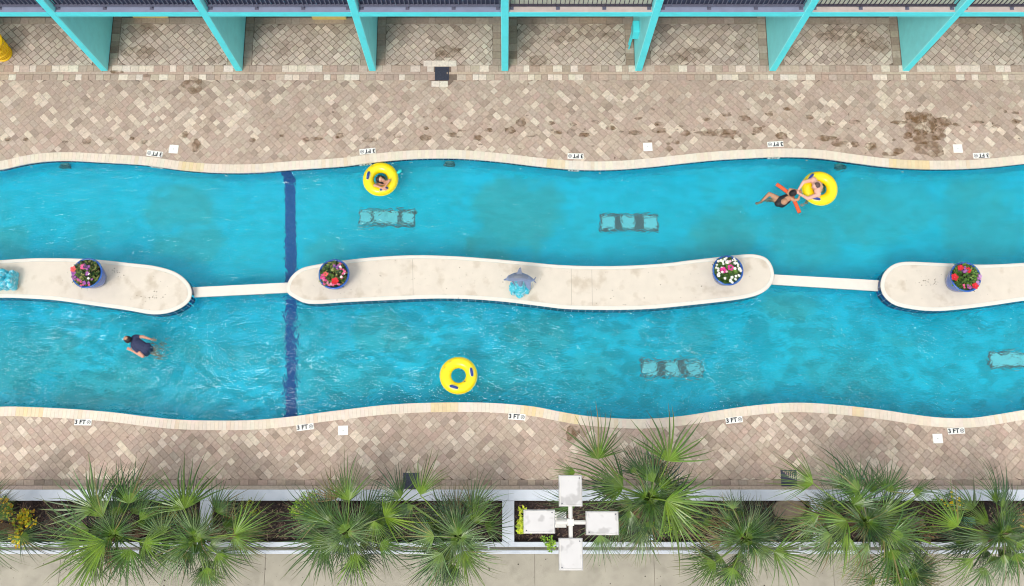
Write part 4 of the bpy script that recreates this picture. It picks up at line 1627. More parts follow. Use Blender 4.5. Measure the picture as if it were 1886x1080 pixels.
palm((1590, 962), 2.6, [(1498, 891, 1428, 862, .1, .4), (1582, 905, 1508, 850), (1572, 930, 1640, 868), (1508, 948, 1432, 985, .1, .3), (1560, 985, 1552, 1055, .1, .6), (1625, 970, 1715, 1040, .2, .5),
                        (1600, 1000, 1542, 1062), (1620, 950, 1690, 915), (1642, 1012, 1652, 1090), (1560, 960, 1478, 1000), (1632, 905, 1655, 852), (1680, 905, 1730, 910), (1590, 935, 1530, 905),
                        (1640, 985, 1720, 985), (1530, 985, 1470, 1020)], "broad fan palm at the lower right with a vivid lime frond hanging over the rail", 108, 18)
palm((1838, 985), 2.4, [(1835, 926, 1808, 855), (1764, 970, 1702, 912, .1, .4), (1793, 1029, 1722, 1078, .1, .3), (1849, 1021, 1852, 1092), (1842, 955, 1892, 925), (1822, 990, 1752, 1000),
                        (1872, 1000, 1915, 1012), (1845, 935, 1840, 865), (1820, 965, 1775, 930), (1870, 1020, 1905, 1075)], "fan palm in the last bed near the right edge beside yellow flowers", 109, 15)
palm((1665, 1058), 1.9, [(1660, 1062, 1615, 1090), (1672, 1060, 1735, 1070), (1650, 1045, 1600, 1060), (1680, 1075, 1700, 1110)], "small fan palm at the bottom edge below the broad palm", 110, 5, 0.01)

# ------------------------------------------------------------------ small plants, boulders and boxes in the beds
def leaf_quad(mb, p, d, up, l_, w, col):
    s = d.cross(up).normalized() * w
    m_ = p + d * l_ * .5 + up * l_ * .06
    mb.add([p, m_ - s, p + d * l_, m_ + s], [(0, 1, 2, 3)], col)


def shrub(px, py, rx, ry, h, n, cols, label, cat, seed, leaf=.07, flowers=None, fcount=0, name="shrub"):
    rng = random.Random(seed)
    c = P(px, py, .3)
    root = thing(name, label, cat, (c.x, c.y, .26), 0)
    st, fo = MB(), MB()
    heads = []
    for k in range(max(7, n // 22)):
        a, q = rng.uniform(0, 6.28), math.sqrt(rng.random())
        tip = Vector((c.x + math.cos(a) * rx / 69 * q, c.y + math.sin(a) * ry / 69 * q, .3 + h * (1 - .5 * q * q) * rng.uniform(.7, 1.1)))
        st.tube([(c.x, c.y, .24), ((c.x + tip.x) / 2, (c.y + tip.y) / 2, .25 + h * .4), tip], [.014, .01, .005], 5, lin(110, 92, 60))
        heads.append(tip)
    st.build("stem", M["petiole"], root)
    for k in range(n):
        t = rng.choice(heads)
        a, e = rng.uniform(0, 6.28), rng.uniform(-.3, .9)
        d = Vector((math.cos(a) * math.cos(e), math.sin(a) * math.cos(e), math.sin(e)))
        p = t + Vector((rng.gauss(0, .05), rng.gauss(0, .05), rng.uniform(-.14, .05)))
        up = Vector((rng.uniform(-.4, .4), rng.uniform(-.4, .4), 1)).normalized()
        leaf_quad(fo, p, d, up, leaf * rng.uniform(.7, 1.4), leaf * rng.uniform(.22, .34), jit(rng.choice(cols), rng, .22, .08))
    fo.build("foliage", M["leaf"], root)
    if fcount:
        fl = MB()
        for k in range(fcount):
            t = rng.choice(heads) + Vector((rng.gauss(0, .05), rng.gauss(0, .05), .05))
            for q in range(5):
                a = q * 1.257 + rng.uniform(-.2, .2)
                leaf_quad(fl, t, Vector((math.cos(a), math.sin(a), .25)), Vector((0, 0, 1)), .045, .018, jit(rng.choice(flowers), rng, .1))
        fl.build("flowers", M["petal"], root)["kind"] = 'stuff'
    return root


CRO = [lin(222, 196, 40), lin(204, 190, 46), lin(150, 168, 52), lin(96, 130, 44), lin(196, 150, 50)]
LIME = [lin(150, 186, 52), lin(128, 172, 44), lin(110, 150, 48), lin(168, 196, 70)]
GREEN = [lin(84, 124, 50), lin(64, 104, 44), lin(110, 142, 60)]
shrub(50, 972, 17, 28, .6, 760, CRO[:3] + CRO, "yellow and green croton between the left-edge palm and the wide palm", "croton", 1, .09, name="croton")
shrub(8, 938, 16, 20, .5, 420, CRO[2:] + CRO[:1], "green and yellow croton touching the left edge of the photo", "croton", 2, .09, name="croton")
shrub(574, 936, 30, 24, .8, 900, LIME, "rounded lime green bush in the second bed beside the palm hub", "bush", 3, .05)
shrub(462, 938, 14, 16, .4, 130, [lin(150, 156, 40), lin(110, 130, 50)], "sparse yellowish shrub near the left end of the second bed", "shrub", 4, .06)
shrub(966, 962, 10, 20, .4, 120, [lin(206, 214, 60), lin(170, 190, 60)], "yellow-green bromeliad half hidden by the left lamp head", "shrub", 5, .12)
shrub(1013, 996, 13, 12, .35, 120, LIME, "small bright green plant spilling over the rail under the left lamp head", "plant", 6, .07)
shrub(1232, 960, 32, 24, .6, 700, LIME + GREEN, "leafy green bush under the tallest palm right of the lamp post", "bush", 7, .06)
shrub(1738, 930, 26, 18, .6, 240, GREEN, "yellow flowering shrub in the last bed near its white wall", "shrub", 8, .06, [lin(240, 208, 30)], 26)
shrub(1868, 958, 18, 14, .6, 160, GREEN, "yellow flowering shrub at the right edge of the last bed", "shrub", 9, .06, [lin(240, 208, 30)], 16)
shrub(1490, 975, 22, 16, .4, 220, GREEN, "small dark green shrub left of the right hand divider", "shrub", 10, .06)
shrub(300, 950, 26, 18, .5, 300, [lin(150, 150, 60), lin(100, 126, 56), lin(176, 160, 80)], "olive coloured shrub under the palms of the first bed", "shrub", 11, .08)
shrub(1690, 985, 26, 16, .4, 260, [lin(150, 120, 84), lin(110, 90, 66), lin(96, 110, 60)], "dry brownish plant between the two right hand palms", "plant", 12, .09)
shrub(690, 985, 30, 16, .4, 260, [lin(130, 104, 74), lin(96, 110, 60), lin(74, 100, 50)], "dry leafy undergrowth between the two palms of the second bed", "plant", 13, .09)


def blob(px, py, rx, ry, h, label, seed):
    c = P(px, py, .35)
    bm = bmesh.new()
    bmesh.ops.create_icosphere(bm, subdivisions=4, radius=1)
    for v in bm.verts:
        q = 1 + .16 * mnoise.noise(v.co * 1.4 + Vector((seed, 0, 0))) + .05 * mnoise.noise(v.co * 5)
        v.co = Vector((v.co.x * rx / 69 * q, v.co.y * ry / 69 * q, v.co.z * h * q))
    me = bpy.data.meshes.new("boulder")
    bm.to_mesh(me)
    bm.free()
    me.polygons.foreach_set("use_smooth", [True] * len(me.polygons))
    me.materials.append(M["boulder"])
    o = bpy.data.objects.new("boulder", me)
    o.location = (c.x, c.y, .33)
    COL.objects.link(o)
    return tag(o, label, "boulder", "brown boulders in the planter")


blob(1452, 938, 30, 17, .22, "brown rounded boulder in the bed left of the right hand divider", 1.0)
blob(1675, 962, 26, 12, .18, "brown boulder lying under the broad palm at the right", 4.0)

for px, py, w, d, h, m_, lab in ((1197, 990, .12, .12, .18, "box_paint", "small pale blue light box at the planter's back wall under the tall palm"),
                                (1782, 960, .28, .18, .2, "green_box", "dull green utility lid box in the last planter bed")):
    c = P(px, py, .4)
    root = thing("garden_box", lab, "box", (c.x, c.y, .24))
    s = MB()
    s.box(c.x - w / 2, c.x + w / 2, c.y - d / 2, c.y + d / 2, .2, .3 + h, None, .01)
    s.build("box_body", M[m_], root)
    s = MB()
    s.box(c.x - w / 2 - .008, c.x + w / 2 + .008, c.y - d / 2 - .008, c.y + d / 2 + .008, .302 + h, .32 + h, None, .006)
    s.build("box_lid", M[m_], root)

# ------------------------------------------------------------------ flower pots
RED, PINK, VIO, WHT, CORAL, MAG = lin(214, 30, 44), lin(232, 96, 150), lin(168, 92, 176), lin(240, 240, 234), lin(236, 96, 96), lin(226, 60, 150)


def flower_pot(px, py, label, seed, big, small, greens, tall=.66):
    rng = random.Random(seed)
    zt = Z_ISL + tall
    c = P(px, py, zt)
    root = thing("flower_pot", label, "flower pot", (c.x, c.y, Z_ISL + .004), 0, "blue glazed flower pots on the islands")
    rr = .415
    s = MB()
    s.lathe([(0.0, .0), (.25, .0), (.27, .02), (.31, .14), (.345, .30), (.36, .42), (.355, .50), (.365, .52), (.375, .54), (.365, .56), (.385, .60)], 48, (c.x, c.y, Z_ISL + .004))
    pot = s.build("pot", M["pot"], root, smooth=True)
    s = MB()
    s.lathe([(.386, .60), (.412, .61), (rr, .635), (.412, tall - .015), (.395, tall), (.365, tall - .01), (.345, tall - .06), (.34, tall - .16)], 48, (c.x, c.y, Z_ISL + .004))
    s.build("rim", M["pot"], pot, smooth=True)
    s = MB()
    s.lathe([(0, tall - .13), (.2, tall - .125), (.342, tall - .14)], 32, (c.x, c.y, Z_ISL + .004))
    s.build("soil", M["soil"], root)
    fo = MB()
    z0 = Z_ISL + tall - .1
    for k in range(620):
        a, q = rng.uniform(0, 6.28), math.sqrt(rng.random())
        x, y = c.x - .02 + math.cos(a) * .325 * q, c.y + .0 + math.sin(a) * .325 * q
        z = z0 + (.26 * (1 - q * q) + .06) * rng.uniform(.3, 1.0)
        e = rng.uniform(-.1, .8)
        d = Vector((math.cos(a + rng.gauss(0, 1)) * math.cos(e), math.sin(a + rng.gauss(0, 1)) * math.cos(e), math.sin(e)))
        leaf_quad(fo, Vector((x, y, z)), d, Vector((rng.uniform(-.4, .4), rng.uniform(-.4, .4), 1)).normalized(), rng.uniform(.06, .12), rng.uniform(.018, .034), jit(rng.choice(greens), rng, .3, .1))
    fo.build("foliage", M["leaf"], root)

    def blossom(x, y, z, r_, col, heart):
        fl = MB()
        n = 5
        for q in range(n):
            a0 = 6.283 * q / n + rng.uniform(-.15, .15)
            d = Vector((math.cos(a0), math.sin(a0), .18))
            sd = Vector((-math.sin(a0), math.cos(a0), 0))
            p = Vector((x, y, z))
            cc = jit(col, rng, .12)
            fl.add([p, p + d * r_ * .55 - sd * r_ * .5, p + d * r_ * 1.0 - sd * r_ * .3, p + d * r_ * 1.05 + sd * r_ * .3, p + d * r_ * .55 + sd * r_ * .5],
                   [(0, 1, 2, 3, 4)], cc)
        fl.lathe([(r_ * .18, .006), (r_ * .10, .018), (0.001, .022)], 8, (x, y, z + .004), heart)
        fl.build("blossom", M["petal"], root)
    for bx, by, r_, col, heart in big:
        p = P(bx, by, zt + .20)
        blossom(p.x, p.y, p.z, r_ * 1.12, col, heart)
    for (cols, n, q0, q1, a0, a1) in small:
        for k in range(n):
            a, q = R(rng.uniform(a0, a1)), rng.uniform(q0, q1)
            blossom(c.x + math.cos(a) * .345 * q, c.y + math.sin(a) * .345 * q, z0 + .14 + .22 * (1 - q * q) + rng.uniform(-.02, .06), rng.uniform(.026, .042), rng.choice(cols), lin(230, 210, 90))
    return root


PG = [lin(72, 108, 44), lin(50, 84, 40), lin(120, 140, 66), lin(40, 56, 40), lin(150, 150, 90)]
flower_pot(160, 503, "blue pot leaning left in view, with coral and pink blooms over violet trailing flowers", 51,
           [(154, 492, .075, PINK, MAG), (135, 496, .07, CORAL, RED)], [([VIO, PINK], 22, .75, 1.08, 150, 300), ([VIO, lin(90, 60, 110)], 8, .2, .6, 0, 90), ([WHT, VIO], 6, .3, .9, 280, 360)], PG)
flower_pot(615, 505, "blue pot with two red blooms and pink edging at the centre island's left end", 52,
           [(617, 518, .085, RED, RED), (600, 505, .06, CORAL, RED)], [([MAG, PINK, lin(230, 150, 180)], 24, .75, 1.08, 190, 300), ([VIO, lin(80, 60, 130)], 9, .4, .7, 30, 80), ([PINK, WHT], 12, .6, .95, -40, 60)], PG)
flower_pot(1341, 498, "blue pot crowded with white flowers around two pink blooms", 53,
           [(1332, 498, .075, MAG, lin(150, 20, 80)), (1345.5, 493.5, .075, MAG, lin(150, 20, 80))], [([WHT], 44, .6, 1.02, 0, 360), ([WHT, lin(235, 190, 205)], 7, .35, .6, 0, 360)], PG[:2] + [lin(96, 134, 52)])
flower_pot(1779, 510, "blue pot leaning right in view, with four scarlet blooms and lilac edging", 54,
           [(1769, 494, .075, RED, CORAL), (1783, 498, .07, RED, CORAL), (1758, 511, .085, RED, CORAL), (1796, 527, .075, RED, CORAL)],
           [([VIO, lin(200, 150, 210)], 18, .8, 1.08, -70, 10), ([lin(90, 60, 110), VIO], 10, .4, .9, 110, 170), ([VIO, PINK], 8, .75, 1.0, 240, 290)], PG[:3] + [lin(88, 132, 46)])

# ------------------------------------------------------------------ body builder: tapered limbs fused into one skin
_b = bmesh.new()
bmesh.ops.create_icosphere(_b, subdivisions=2, radius=1.0)
ICO = [v.co.copy() for v in _b.verts]
_b.free()


def capsule(bm, a, ra, b, rb, seg=2):
    a, b = Vector(a), Vector(b)
    vs = []
    for p, r_ in ((a, ra), (b, rb)):
        for q in ICO:
            vs.append(bm.verts.new(p + q * r_))
    bmesh.ops.convex_hull(bm, input=vs)
    loose = [v for v in bm.verts if not v.link_faces]
    if loose:
        bmesh.ops.delete(bm, geom=loose, context='VERTS')


def fused(name, caps, m, parent=None, voxel=.009, smooth=4, extra=None, color=None):
    bm = bmesh.new()
    for c_ in caps:
        b2 = bmesh.new()
        capsule(b2, *c_)
        t = bpy.data.meshes.new("t")
        b2.to_mesh(t)
        b2.free()
        bm.from_mesh(t)
        bpy.data.meshes.remove(t)
    if extra:
        extra(bm)
    off = Vector((0, 0, 0))
    p = parent
    while p is not None:
        off += p.location
        p = p.parent
    bmesh.ops.translate(bm, verts=bm.verts[:], vec=-off)
    me = bpy.data.meshes.new(name)
    bm.to_mesh(me)
    bm.free()
    o = bpy.data.objects.new(name, me)
    COL.objects.link(o)
    md = o.modifiers.new("r", 'REMESH')
    md.mode = 'VOXEL'
    md.voxel_size = voxel
    sm = o.modifiers.new("s", 'SMOOTH')
    sm.factor, sm.iterations = .5, smooth
    dg = bpy.context.evaluated_depsgraph_get()
    me2 = bpy.data.meshes.new_from_object(o.evaluated_get(dg))
    o.modifiers.clear()
    o.data = me2
    bpy.data.meshes.remove(me)
    me2.name = name
    me2.materials.clear()
    me2.materials.append(m)
    me2.polygons.foreach_set("use_smooth", [True] * len(me2.polygons))
    if color:
        at = me2.color_attributes.new("Col", 'FLOAT_COLOR', 'POINT')
        buf = np.ones((len(me2.vertices), 4), dtype=np.float32)
        for i, v in enumerate(me2.vertices):
            buf[i, :3] = color(v.co + off, v.normal)
        at.data.foreach_set("color", buf.ravel())
    o.parent = parent
    return o


def hand(caps, wrist, d, palm_n, k=1.0, curl=.35, side=1):
    """palm, four unequal curled fingers and a thumb leaving the side of the palm"""
    d = d.normalized()
    palm_n = (palm_n - d * palm_n.dot(d)).normalized()
    s = d.cross(palm_n).normalized() * side
    kn = wrist + d * .085 * k
    caps.append((wrist, .024 * k, wrist + d * .03 * k, .028 * k))
    caps.append((wrist + d * .03 * k - s * .012 * k, .020 * k, kn - s * .024 * k, .014 * k))
    caps.append((wrist + d * .03 * k + s * .012 * k, .020 * k, kn + s * .026 * k, .014 * k))
    for i, L in enumerate((.068, .078, .072, .056)):
        b = kn + s * (.030 - .020 * i) * k
        fd = (d + s * (.10 - .07 * i)).normalized()
        m_ = b + fd * L * .5 * k
        e = m_ + (fd * math.cos(curl) + palm_n * math.sin(curl)) * L * .5 * k
        caps.append((b, .0100 * k, m_, .0092 * k))
        caps.append((m_, .0092 * k, e, .0080 * k))
    t0 = wrist + d * .028 * k + s * .026 * k
    t1 = t0 + (d * .6 + s * .8).normalized() * .036 * k
    caps.append((t0, .013 * k, t1, .0105 * k))
    caps.append((t1, .0105 * k, t1 + (d * .85 + s * .4 + palm_n * .25).normalized() * .030 * k, .009 * k))


def foot(caps, ankle, d, up, k=1.0):
    d = d.normalized()
    caps.append((ankle, .040 * k, ankle - d * .03 * k - up * .03 * k, .034 * k))
    caps.append((ankle - up * .025 * k, .038 * k, ankle + d * .11 * k - up * .03 * k, .032 * k))
    s = d.cross(up).normalized()
    for i in range(5):
        b = ankle + d * .12 * k - up * .035 * k + s * (.030 - .015 * i) * k
        caps.append((b, .014 * k, b + d * (.055 - .006 * i) * k, .010 * k))


def head(caps, c, up, face, k=1.0):
    up, face = up.normalized(), (face - up * face.dot(up)).normalized()
    s = up.cross(face).normalized()
    caps.append((c + up * .035 * k - face * .018 * k, .092 * k, c + up * .03 * k + face * .022 * k, .084 * k))     # skull
    caps.append((c + up * .0 * k + face * .03 * k, .070 * k, c - up * .085 * k + face * .055 * k, .038 * k))       # face to chin
    caps.append((c + up * .012 * k + face * .095 * k, .010 * k, c - up * .022 * k + face * .112 * k, .014 * k))    # nose
    caps.append((c - up * .052 * k + face * .088 * k - s * .014 * k, .009 * k, c - up * .052 * k + face * .088 * k + s * .014 * k, .009 * k))
    caps.append((c + up * .032 * k + face * .088 * k - s * .04 * k, .012 * k, c + up * .032 * k + face * .088 * k + s * .04 * k, .012 * k))   # brow
    for q in (-1, 1):
        e = c + s * q * .084 * k - up * .004 * k
        caps.append((e + up * .022 * k, .013 * k, e - up * .018 * k - face * .004 * k + s * q * .004 * k, .010 * k))
    return up, face, s


def eyes(root, c, up, face, s, k=1.0):
    for q in (-1, 1):
        e = MB()
        p = c + up * .008 * k + face * .083 * k + s * q * .032 * k
        for r_, z in ((1, 0),):
            bm = bmesh.new()
            bmesh.ops.create_icosphere(bm, subdivisions=2, radius=.013 * k, matrix=Matrix.Translation(p))
            e.add([v.co.copy() for v in bm.verts], [tuple(v.index for v in f.verts) for f in bm.faces])
            bm.free()
        e.build("eye", M["black"], root, smooth=True)


def limb(caps, pts, rads):
    for a, b, ra, rb in zip(pts, pts[1:], rads, rads[1:]):
        caps.append((a, ra, b, rb))


# --- swimmer in the navy shirt, lower left
hip = P(268, 643, -.17)
nk = P(246, 629, -.05)
root = thing("person", "swimmer in a navy shirt with a bald crown, alone in the lower channel", "person", (hip.x, hip.y, -.2))
ax = (nk - hip).normalized()                           # towards the head
sd = Vector((-ax.y, ax.x, 0)).normalized()             # to the swimmer's own right-hand side in the picture's lower half
upv = Vector((0, 0, 1))
hd = P(236.3, 626, .03)
caps = []
up_, fc_, s_ = head(caps, hd, (upv + ax * .55), (ax - upv * .25), 1.02)
limb(caps, [nk + ax * .03 - upv * .02, hd - upv * .05], [.055, .055])
s1, s2 = P(249, 620.5, -.07), P(247, 640, -.07)
ch = nk.lerp(hip, .35)
limb(caps, [s1.lerp(nk, .45), s2.lerp(nk, .45)], [.085, .085])
limb(caps, [nk.lerp(hip, .12), ch, nk.lerp(hip, .68), hip], [.08, .115, .10, .11])
limb(caps, [ch + sd * .06, hip + sd * .045], [.085, .09])
limb(caps, [ch - sd * .06, hip - sd * .045], [.085, .09])
e1, h1 = P(263, 620.5, -.10), P(278, 625, -.17)
limb(caps, [s1, e1, h1], [.055, .044, .028])
hand(caps, h1, h1 - e1, -upv, 1.0, .2, 1)
e2, h2 = P(263, 656.5, -.11), P(243, 646, -.10)
limb(caps, [s2, e2], [.056, .046])
limb(caps, [e2, h2], [.048, .030])
hand(caps, h2, h2 - e2, -upv, 1.0, .2, -1)
for q, kn, an in ((1, P(294, 641, -.58), P(306, 640, -.90)), (-1, P(292, 655, -.58), P(303, 657, -.90))):
    limb(caps, [hip - sd * .0 + sd * (.08 if (kn - hip).dot(sd) > 0 else -.08), kn, kn.lerp(an, .35), an], [.095, .062, .062, .038])
    foot(caps, an, Vector((.6, 0, -.5)), upv, .95)
fused("body", caps, M["skin"], root, .008)
eyes(root, hd, up_, fc_, s_)
sh = [(nk.lerp(hip, .10), .095, ch, .127), (ch, .127, nk.lerp(hip, .68), .112), (nk.lerp(hip, .68), .112, hip.lerp(nk, .08), .118),
      (s1.lerp(nk, .35), .095, s2.lerp(nk, .35), .095), (ch + sd * .06, .097, hip + sd * .045, .100), (ch - sd * .06, .097, hip - sd * .045, .100),
      (s1, .066, s1.lerp(e1, .45), .060), (s2, .066, s2.lerp(e2, .45), .060)]
fused("shirt", sh, M["navy_cloth"], root, .012)
hr = [(hd + up_ * .050 - fc_ * .020, .094, hd + up_ * .028 - fc_ * .045, .090), (hd + up_ * .055 + fc_ * .012, .088, hd + up_ * .03 - fc_ * .03, .09),
      (hd + s_ * .062 + up_ * .03, .042, hd + s_ * .062 - up_ * .03 - fc_ * .03, .034), (hd - s_ * .062 + up_ * .03, .042, hd - s_ * .062 - up_ * .03 - fc_ * .03, .034)]
fused("hair", hr, M["hair"], root, .009)
bp_ = hd + up_ * .096 - fc_ * .010
fused("bald_patch", [(bp_ + Vector((0, 0, .016)), .060, bp_ + Vector((.012, 0, .014)), .058)], M["skin_tan"], root, .007)
fused("swim_shorts", [(hip + sd * .045, .128, hip + sd * .07 - ax * .07 - upv * .10, .115), (hip - sd * .045, .128, hip - sd * .07 - ax * .07 - upv * .10, .115),
                      (hip + sd * .085, .108, hip - sd * .085, .108)], M["navy_cloth"], root, .011)

# ------------------------------------------------------------------ yellow tubes
def build_tube(label, loc, rz, handles, valve, Ro, scale_group="yellow swim tubes floating on the pool"):
    root = thing("swim_tube", label, "swim tube", loc, rz, scale_group)
    r_ = Ro * 0.305
    Rm = Ro - r_
    s = MB()
    n, m_ = 72, 28
    vs = []
    for i in range(n):
        a = 2 * math.pi * i / n
        for j in range(m_):
            b = 2 * math.pi * j / m_
            pk = 1 + .010 * math.sin(a * 26) * (0.5 + .5 * math.cos(b)) ** 2 + .014 * math.sin(a * 21 + 1) * (0.5 - .5 * math.cos(b)) ** 3
            vs.append(((Rm + r_ * pk * math.cos(b)) * math.cos(a), (Rm + r_ * pk * math.cos(b)) * math.sin(a), r_ * .86 * pk * math.sin(b)))
    s.add(vs, [(i * m_ + j, ((i + 1) % n) * m_ + j, ((i + 1) % n) * m_ + (j + 1) % m_, i * m_ + (j + 1) % m_) for i in range(n) for j in range(m_)])
    s.build("tube_ring", M["yellow"], root, smooth=True, local=True)
    s = MB()
    ring = [(math.cos(a) * (Ro - .002) * (1 + .006 * math.sin(a * 30)), math.sin(a) * (Ro - .002) * (1 + .006 * math.sin(a * 30)), .0) for a in np.linspace(0, 2 * math.pi, 97)]
    s.tube(ring, .010, 6, caps=False)
    s.build("seam", M["tube_seam"], root, smooth=True, local=True)
    for (hx, hy, ang) in handles:
        d = Vector((math.cos(ang), math.sin(ang), 0))
        zt = lambda x, y: r_ * .86 * math.sqrt(max(.05, 1 - ((math.hypot(x, y) - Rm) / r_) ** 2))
        z = zt(hx, hy)
        p = MB()
        nrm = Vector((hx, hy, 0)).normalized() * ((math.hypot(hx, hy) - Rm) / r_) + Vector((0, 0, .9))
        nrm.normalize()
        sdv = nrm.cross(d).normalized()
        pad = []
        for k in range(20):
            an = 2 * math.pi * k / 20
            pad.append(Vector((hx, hy, z + .008)) + d * math.cos(an) * .135 + sdv * math.sin(an) * .065)
        p.add(pad + [q - nrm * .02 for q in pad], [tuple(range(20))] + [(k, (k + 1) % 20, 20 + (k + 1) % 20, 20 + k) for k in range(20)])
        po = p.build("handle_pad", M["handle_pad"], root, local=True)
        g = MB()
        c0 = Vector((hx, hy, z))
        g.tube([c0 - d * .10 + nrm * .012, c0 - d * .075 + nrm * .04, c0 + nrm * .05, c0 + d * .075 + nrm * .04, c0 + d * .10 + nrm * .012], [.030, .034, .036, .034, .030], 10)
        g.build("handle", M["handle"], po, smooth=True, local=True)
    for an in (math.pi * .68, math.pi * .84):
        zt2 = r_ * .86
        p = MB()
        vs, cx_ = [], 0
        for k in range(9):
            t = an - .09 + .18 * k / 8
            for rr in (Rm + r_ * .32, Rm + r_ * .62):
                zz = zt2 * math.sqrt(1 - ((rr - Rm) / r_) ** 2) + .004
                vs.append((math.cos(t + (rz * 0)) * rr, math.sin(t) * rr, zz))
        p.add(vs, [(2 * k, 2 * k + 1, 2 * k + 3, 2 * k + 2) for k in range(8)])
        p.build("printed_warning", M["faded_print"], root, local=True)
    if valve:
        v = MB()
        a = math.atan2(valve[1], valve[0])
        rr = math.hypot(*valve)
        z = r_ * .86 * math.sqrt(max(.05, 1 - ((rr - Rm) / r_) ** 2))
        v.lathe([(0.0, .024), (.012, .024), (.014, .0), (.026, -.004)], 10, (valve[0], valve[1], z))
        v.build("valve", M["iron"], root, local=True)
    return root


def tube_at(px, py, Rpx, z, hpx, vpx, label):
    c = P(px, py, z)
    hs = []
    for hx, hy, ang in hpx:
        p = P(hx, hy, z + .1)
        hs.append((p.x - c.x, p.y - c.y, R(ang)))
    v = None
    if vpx:
        p = P(vpx[0], vpx[1], z + .05)
        v = (p.x - c.x, p.y - c.y)
    return build_tube(label, c, 0, hs, v, (P(px + Rpx, py, z) - c).length)


ZT = WATER_Z + .08
tube_at(701, 330.5, 32.2, ZT, [(678.5, 324.5, 80), (707.5, 349, 16)], None, "yellow swim tube against the upper edge with a dark-haired girl inside")
tube_at(844.5, 692, 34.3, ZT, [(868.5, 686, 100), (836, 713.5, -16)], (856.5, 703.5), "empty yellow swim tube floating in the lower channel")
tube_at(1509.5, 347.5, 32.8, ZT, [(1493, 327.5, 50), (1502.5, 367, -12)], None, "yellow swim tube at the upper right with a man inside")

# --- girl inside the first tube
hd = P(699.5, 331, .22)
root = thing("person", "dark-haired girl sitting in the hole of a yellow tube, face turned up", "person", (hd.x, hd.y, -.3))
caps = []
up_ = Vector((-.75, .1, .65))
fc = Vector((.55, -.15, .85))
k = .9
up_, fc_, s_ = head(caps, hd + Vector((.02, 0, 0)), up_, fc, k)
nk = P(705.5, 336, .10)
pel = P(702, 331, -.42)
limb(caps, [hd - up_ * .06, nk], [.045, .05])
s1, s2 = P(697.5, 339.5, .06), P(713.5, 335.5, .06)
limb(caps, [s1, nk, s2], [.05, .06, .05])
limb(caps, [nk - upv * .04, nk.lerp(pel, .35), nk.lerp(pel, .7), pel], [.085, .10, .09, .11])
e1, h1 = P(690, 341.5, .20), P(704.5, 347, .21)
limb(caps, [s1, e1, h1], [.045, .038, .025])
hand(caps, h1, h1 - e1, -upv, .85, .4, 1)
e2, h2 = P(717, 332, .18), P(709.5, 343.5, .21)
limb(caps, [s2, e2, h2], [.045, .038, .025])
hand(caps, h2, h2 - e2, -upv, .85, .4, -1)
for q in (-1, 1):
    kn = pel + Vector((.12 * q, -.15, -.25))
    an = pel + Vector((.14 * q, .05, -.50))
    limb(caps, [pel + Vector((.07 * q, 0, 0)), kn, an], [.085, .058, .036])
    foot(caps, an, Vector((0, -1, -.2)), upv, .85)
fused("body", caps, M["skin"], root, .008)
eyes(root, hd + Vector((.02, 0, 0)), up_, fc_, s_, k)
hc = hd + Vector((.02, 0, 0))
hr = [(hc + up_ * .05 - fc_ * .02, .092, hc + up_ * .02 - fc_ * .06, .088), (hc + s_ * .075 + up_ * .01 - fc_ * .02, .035, hc + s_ * .075 - up_ * .10 - fc_ * .02, .03),
      (hc - s_ * .075 + up_ * .01 - fc_ * .02, .035, hc - s_ * .07 - up_ * .11 - fc_ * .02, .03), (hc - fc_ * .07, .07, hc - fc_ * .06 - up_ * .12, .05)]
fused("hair", hr, M["hair"], root, .009)
fused("swimsuit", [(nk.lerp(pel, .22), .110, nk.lerp(pel, .7), .100), (nk.lerp(pel, .7), .100, pel, .120)], M["black_cloth"], root, .012)

# --- man inside the third tube
hd = P(1502.5, 343, .33)
root = thing("person", "man with cropped hair in a yellow tube reaching towards the woman", "person", (hd.x, hd.y, -.3))
caps = []
up_, fc_, s_ = head(caps, hd, Vector((-.15, -.02, 1)), Vector((-1, -.25, -.25)), 1.0)
nk = P(1505.5, 344.5, .17)
pel = P(1509, 346, -.42)
limb(caps, [hd - up_ * .06, nk], [.062, .065])
s1, s2 = P(1498, 331.5, .12), P(1506, 359, .12)
limb(caps, [s1, nk - upv * .03, s2], [.088, .10, .088])
limb(caps, [nk - upv * .06, nk.lerp(pel, .35), nk.lerp(pel, .7), pel], [.11, .135, .125, .13])
for q in (-1, 1):
    o = Vector((0, .08 * q, 0))
    limb(caps, [nk.lerp(pel, .15) + o, pel + o], [.10, .11])
e1, h1 = P(1480, 335.5, .22), P(1471.5, 348.5, .12)
limb(caps, [s1, e1, h1], [.068, .052, .032])
hand(caps, h1, Vector((-.6, -.7, -.3)), Vector((.6, -.5, -.4)), 1.0, .5, 1)
e2, h2 = P(1487.5, 366, .22), P(1473, 357.5, .12)
limb(caps, [s2, e2, h2], [.068, .052, .032])
hand(caps, h2, Vector((-.75, .5, -.3)), Vector((.6, .5, -.4)), 1.0, .5, -1)
kn1, an1 = P(1493, 362, -.55), P(1484, 375.5, -.30)
limb(caps, [pel + Vector((0, -.09, 0)), kn1, an1], [.11, .07, .042])
foot(caps, an1, Vector((-.8, -.35, .15)), upv, 1.0)
kn2, an2 = P(1490, 345, -.65), P(1478, 352, -.85)
limb(caps, [pel + Vector((0, .09, 0)), kn2, an2], [.11, .07, .042])
foot(caps, an2, Vector((-.9, .2, -.1)), upv, 1.0)
fused("body", caps, M["skin_pale"], root, .008)
eyes(root, hd, up_, fc_, s_)
fused("hair", [(hd + up_ * .048 - fc_ * .022, .089, hd + up_ * .03 - fc_ * .04, .086)], M["hair_grey"], root, .009)
